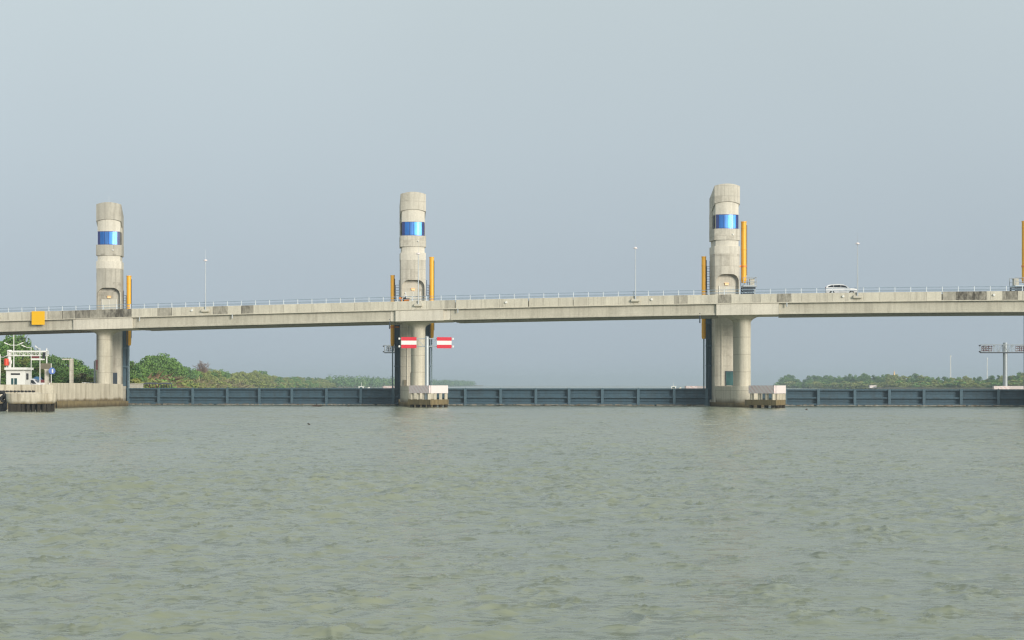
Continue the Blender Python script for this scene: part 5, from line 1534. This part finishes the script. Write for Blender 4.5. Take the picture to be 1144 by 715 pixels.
# right bank
LABR = {'green': ('broadleaf_tree', 'green leafy broadleaf tree in the wood on the right bank', 'green broadleaf trees on the right bank'),
        'dark': ('dense_tree', 'deep green dense tree in the wood on the right bank', 'deep green trees on the right bank'),
        'olive': ('olive_tree', 'yellowish olive tree in the wood on the right bank', 'yellowish trees on the right bank'),
        'bush': ('river_bush', 'low yellowish bush at the foot of the right bank trees', 'yellowish bushes on the right bank'),
        'bushg': ('green_bush', 'low green bush at the foot of the right bank trees', 'green bushes on the right bank')}
PROF_R = [(868, 430), (873, 424), (878, 418.5), (884, 418.5), (890, 423), (897, 426), (904, 422), (910, 420), (918, 421.5), (926, 420), (934, 422), (944, 420), (950, 419), (958, 420.5), (966, 419.5), (975, 422), (985, 422), (992, 418.5), (998, 419), (1005, 422), (1012, 421.5), (1022, 420), (1032, 420), (1042, 423), (1052, 423.5), (1065, 423), (1075, 421.5), (1085, 422.5), (1096, 423.5), (1106, 423), (1116, 420.5), (1124, 422), (1134, 418.5), (1144, 418), (1170, 417)]
def bank_ZR(px): return float(np.interp(px, [868, 900, 960, 1050, 1144, 1170], [1720, 1560, 1330, 1130, 1010, 980]))
for row in range(3):
    x = 872.0 + row * 2
    while x < 1166:
        Z = bank_ZR(x) * (1.05, 1.02, .975)[row] * rng.uniform(.99, 1.01)
        f = (1.0, rng.uniform(.6, .85), rng.uniform(.35, .5))[row]
        y = 430 - (430 - prof(PROF_R, x)) * f * 1.10 + rng.uniform(-2.4, 0.8) * (row == 0)
        if row == 2: k = rng.choice(['bushg', 'bush'])
        elif x < 985: k = rng.choice(['dark', 'green', 'dark'])
        else: k = rng.choice(['green', 'olive', 'dark', 'olive'])
        put(k, x, y, Z, rng.uniform(.75, 1.25) * (1.8 if row == 2 else 1), ground=(1.6, 1.2, -1.6)[row], lab=LABR)
        x += (5.4, 5.0, 5.5)[row] * rng.uniform(.7, 1.35)
# far woods that read as one mass
def far_woods(name, pts, hmin, hmax, seed, label):
    r = np.random.RandomState(seed)
    V_, F_, T_ = [], [], []
    for (x0, y0), (x1, y1) in zip(pts[:-1], pts[1:]):
        L = math.hypot(x1 - x0, y1 - y0); k = int(L / 3.0)
        for i in range(k):
            f = r.uniform(); h = r.uniform(hmin, hmax); cx_, cy_ = x0 + (x1 - x0) * f + r.normal(0, 6), y0 + (y1 - y0) * f + abs(r.normal(0, 8))
            tone = r.uniform()
            for j in range(26):
                d = r.normal(0, 1, 3); d /= np.linalg.norm(d)
                p = np.array([cx_, cy_, 0.2 + h * .52]) + d * np.array([4.2, 4.2, h * .5]) * r.uniform(.4, 1.0)
                a = np.cross(d + r.normal(0, .5, 3), r.normal(0, 1, 3)); a /= np.linalg.norm(a); b_ = np.cross(a, d)
                s_ = r.uniform(.7, 1.6); o = len(V_)
                V_ += [p - a * s_, p - b_ * s_ * .7, p + a * s_, p + b_ * s_ * .7]; F_.append((o, o + 1, o + 2, o + 3)); T_.append(tone)
    me = bpy.data.meshes.new(name); me.from_pydata([tuple(v) for v in V_], [], F_)
    at = me.attributes.new('tone', 'FLOAT', 'FACE'); at.data.foreach_set('value', T_)
    me.materials.append(M['leaf_dark'])
    o = bpy.data.objects.new(name, me); COL.objects.link(o)
    return tag(o, label, 'wood', kind='stuff')
far_woods('far_wood', [(-176, 1640), (-162, 2200), (-138, 3000), (-92, 3700)], 8, 15, 5, 'hazy far wood fading away along the left bank')

# golden stupa, masts, boats
Z = 1500.0
t = thing('golden_stupa', (PX(999, Z), Z, 1.6), 'pale golden pointed stupa top above the right bank trees', 'stupa')
b = Vector((PX(999, Z), Z, 1.6))
mb = MB()
for z0, z1, r0, r1 in ((0, 6, 3.2, 3.0), (6, 8, 2.6, 2.4), (8, 10.5, 2.3, 1.2)): mb.tube(b + UP * z0, b + UP * z1, r0, r1, 16)
mb.build('bell', M['gold'], t, smooth=40)
mb = MB(); mb.tube(b + UP * 10.5, b + UP * 14.6, 1.0, .12, 12); mb.build('spire', M['gold'], t, smooth=40)
for px, y, Z, lab in ((1062, 397.5, 1500, 'thin far lattice mast, the left one above the right bank trees'), (1103, 400, 1650, 'thin far lattice mast, the right one above the right bank trees')):
    t = thing('radio_mast', (PX(px, Z), Z, 1.6), lab, 'mast', group='far radio masts')
    b = Vector((PX(px, Z), Z, 1.6)); H = PZ(y, Z) - 1.6
    mb = MB()
    for k in range(10):
        z0, z1 = H * k / 10, H * (k + 1) / 10; w0, w1 = .9 * (1 - k / 14), .9 * (1 - (k + 1) / 14)
        for sx_, sy_ in ((-1, -1), (1, -1), (1, 1), (-1, 1)): mb.tube(b + Vector((sx_ * w0 / 2, sy_ * w0 / 2, z0)), b + Vector((sx_ * w1 / 2, sy_ * w1 / 2, z1)), .13, .13, 5)
        mb.tube(b + Vector((-w0 / 2, -w0 / 2, z0)), b + Vector((w1 / 2, -w1 / 2, z1)), .08, .08, 4)
    mb.build('tower', M['white'] , t)
    mb = MB(); mb.tube(b + UP * (H - 1.2), b + UP * (H + .4), .55, .55, 10); mb.build('antenna_head', M['white'], t)
Z = 520.0
for px, w, lab, c in ((403.8, 2.6, 'small white boat far up the river beyond the left gate', 'white'), (752.5, 2.4, 'small pale boat far up the river beyond the middle gate', 'pale')):
    zb_ = 0.0
    t = thing('small_boat', (PX(px, Z), Z, 0), lab, 'boat')
    bx = PX(px, Z)
    mb = MB(); mb.loft([[Vector((bx + x, Z - w_, z1)), Vector((bx + x, Z - w_ * .5, -.2)), Vector((bx + x, Z + w_ * .5, -.2)), Vector((bx + x, Z + w_, z1))] for x, w_, z1 in ((-w, .5, 2.2), (-w * .6, 1.1, 1.9), (w * .5, 1.0, 2.0), (w, .1, 2.7))]); mb.build('hull', M['white'] if c == 'white' else M['pale'], t)
    mb = MB(); mb.loft([[Vector((bx - w * .45, Z - .65, 1.9)), Vector((bx + w * .4, Z - .65, 1.9)), Vector((bx + w * .4, Z + .65, 1.9)), Vector((bx - w * .45, Z + .65, 1.9))], [Vector((bx - w * .25, Z - .6, 2.75)), Vector((bx + w * .2, Z - .6, 2.75)), Vector((bx + w * .2, Z + .6, 2.75)), Vector((bx - w * .25, Z + .6, 2.75))]]); mb.box((bx, Z, 2.83), (w * .7, 1.6, .12)); mb.build('cabin', M['white'], t)
    mb = MB(); mb.box((bx - .05, Z - .66, 2.45), (w * .35, .06, .3)); mb.build('cabin_window', M['glass_green'], t)
    mb = MB(); mb.tube((bx, Z, 2.8), (bx, Z, 4.2), .05, .03, 6); mb.build('mast', M['white'], t)
# white buildings on the far left bank
mb = MB(); Z = 1500; c_ = P(332, 431, Z); mb.box((c_.x, Z, 2.2), (3.2, 3, 2.6)); mb.box((c_.x, Z, 3.6), (3.8, 3.6, .25)); tag(mb.build('white_shed', M['white'], None), 'tiny white shed at the water edge of the far left bank', 'shed')
mb = MB(); Z = 1240; mb.box((PX(981, Z), Z, 1.9), (13, 4, 1.8)); mb.box((PX(983, Z), Z, 3.0), (15, 5, .3)); tag(mb.build('long_shed', M['pinkwhite'], None), 'long low pale shed on the right bank under the trees', 'shed')

# ================================================================ WATERLINE DETAIL
def foam(name, p, q, label, seed):
    r = random.Random(seed); mb = MB()
    d = (q - p); L = d.length; d.normalize(); nn = Vector((d.y, -d.x, 0))
    k = int(L / .35)
    for i in range(k):
        if r.random() < .25: continue
        c_ = p + d * (L * (i + r.random()) / k) + nn * (1.0 + abs(r.gauss(0, .8)))
        a = r.uniform(0, 6.28); s1, s2 = r.uniform(.2, .9), r.uniform(.12, .35)
        n_ = 7
        vs_ = [c_ + d * (s1 * math.cos(2 * math.pi * j / n_) * r.uniform(.7, 1.2)) + nn * (s2 * math.sin(2 * math.pi * j / n_) * r.uniform(.7, 1.2)) + UP * .10 for j in range(n_)]
        mb.add(vs_ + [c_ + UP * .16], [(j, (j + 1) % n_, n_) for j in range(n_)])
    return tag(mb.build(name, M['foam'], None, fix=False), label, 'foam', kind='stuff')
M['foam'] = paint('river_foam', (0.50, 0.52, 0.47), 0.8, 0.0, 0.3, (0.3, 0.28, 0.2))
def flat(v): return Vector((v.x, v.y, 0))
foam('foam_line', flat(gp(0, 1, TW + .6)), flat(gp(1, -1, TW + .6)), 'thin pale foam along the foot of the left gate', 3)
foam('foam_line', flat(gp(1, 1, TW + .6)), flat(gp(2, -1, TW + .6)), 'thin pale foam along the foot of the middle gate', 4)
foam('foam_line', flat(gp(2, 1, TW + .6)), flat(gp(3, -1, TW + .6)), 'thin pale foam along the foot of the right gate', 5)
def debris(px, py, L, r0, rot, tilt, label, name='driftwood'):
    Z = CAMZ * FPX / (py - HOR)
    c_ = Vector((PX(px, Z), Z, 0.04)); d = Vector((math.cos(rot) * math.cos(tilt), math.sin(rot) * math.cos(tilt), math.sin(tilt)))
    mb = MB(); a, b = c_ - d * L / 2, c_ + d * L / 2; m_ = c_ + UP * L * .05
    mb.tube(a, m_, r0 * .6, r0, 8); mb.tube(m_, b, r0, r0 * .4, 8); mb.tube(m_, m_ + d.cross(UP) * .2 * L + UP * .25 * L, r0 * .4, r0 * .2, 6)
    tag(mb.build(name, M['wood'], None, smooth=50), label, 'driftwood')
debris(354, 454.2, 1.6, .18, .05, 0.0, 'dark floating log just in front of the left gate')
debris(345.6, 475.0, .42, .06, -.6, -.5, 'short dark stick floating in the water below the left gate')
debris(389, 454.3, .5, .06, .2, .1, 'tiny dark twig floating right of the log near the left gate')
debris(901, 457.8, .4, .09, .4, .3, 'tiny dark float in the water below the right gate')
# rusty litter caught along the foot of the gates
r = random.Random(9); mb = MB()
for ga, gb_ in ((gp(0, 1, TW + .6), gp(1, -1, TW + .6)), (gp(1, 1, TW + .6), gp(2, -1, TW + .6)), (gp(2, 1, TW + .6), gp(3, -1, TW + .6))):
    d = flat(gb_ - ga); L = d.length; d.normalize(); nn = Vector((d.y, -d.x, 0))
    for i in range(150):
        c_ = flat(ga) + d * (r.random() * L) + nn * r.uniform(.75, 1.0) + UP * .12
        mb.box(c_, (r.uniform(.15, .7), r.uniform(.1, .25), r.uniform(.08, .28)), (d, nn, UP))
tag(mb.build('floating_litter', M['litter'] if 'litter' in M else paint('litter', (0.16, 0.12, 0.08), .9, 0, .6, (.40, .37, .31)), None), 'brown floating litter caught along the foot of the gates', 'litter', kind='stuff')

# ================================================================ HAZE
mb = MB(); mb.box((0, 4490, 20.0), (10600, 9140, 44.0))
hz = mb.build('haze', [], None)
hm = bpy.data.materials.new('haze_air'); hm.use_nodes = True
hn, hl = hm.node_tree.nodes, hm.node_tree.links
hn.clear()
ho = hn.new('ShaderNodeOutputMaterial'); pv = hn.new('ShaderNodeVolumePrincipled')
pv.inputs['Color'].default_value = (0.60, 0.72, 0.80, 1)
pv.inputs['Density'].default_value = 0.00024
pv.inputs['Anisotropy'].default_value = 0.0
hl.new(pv.outputs[0], ho.inputs['Volume'])
hz.data.materials.append(hm)
tag(hz, kind='stuff')
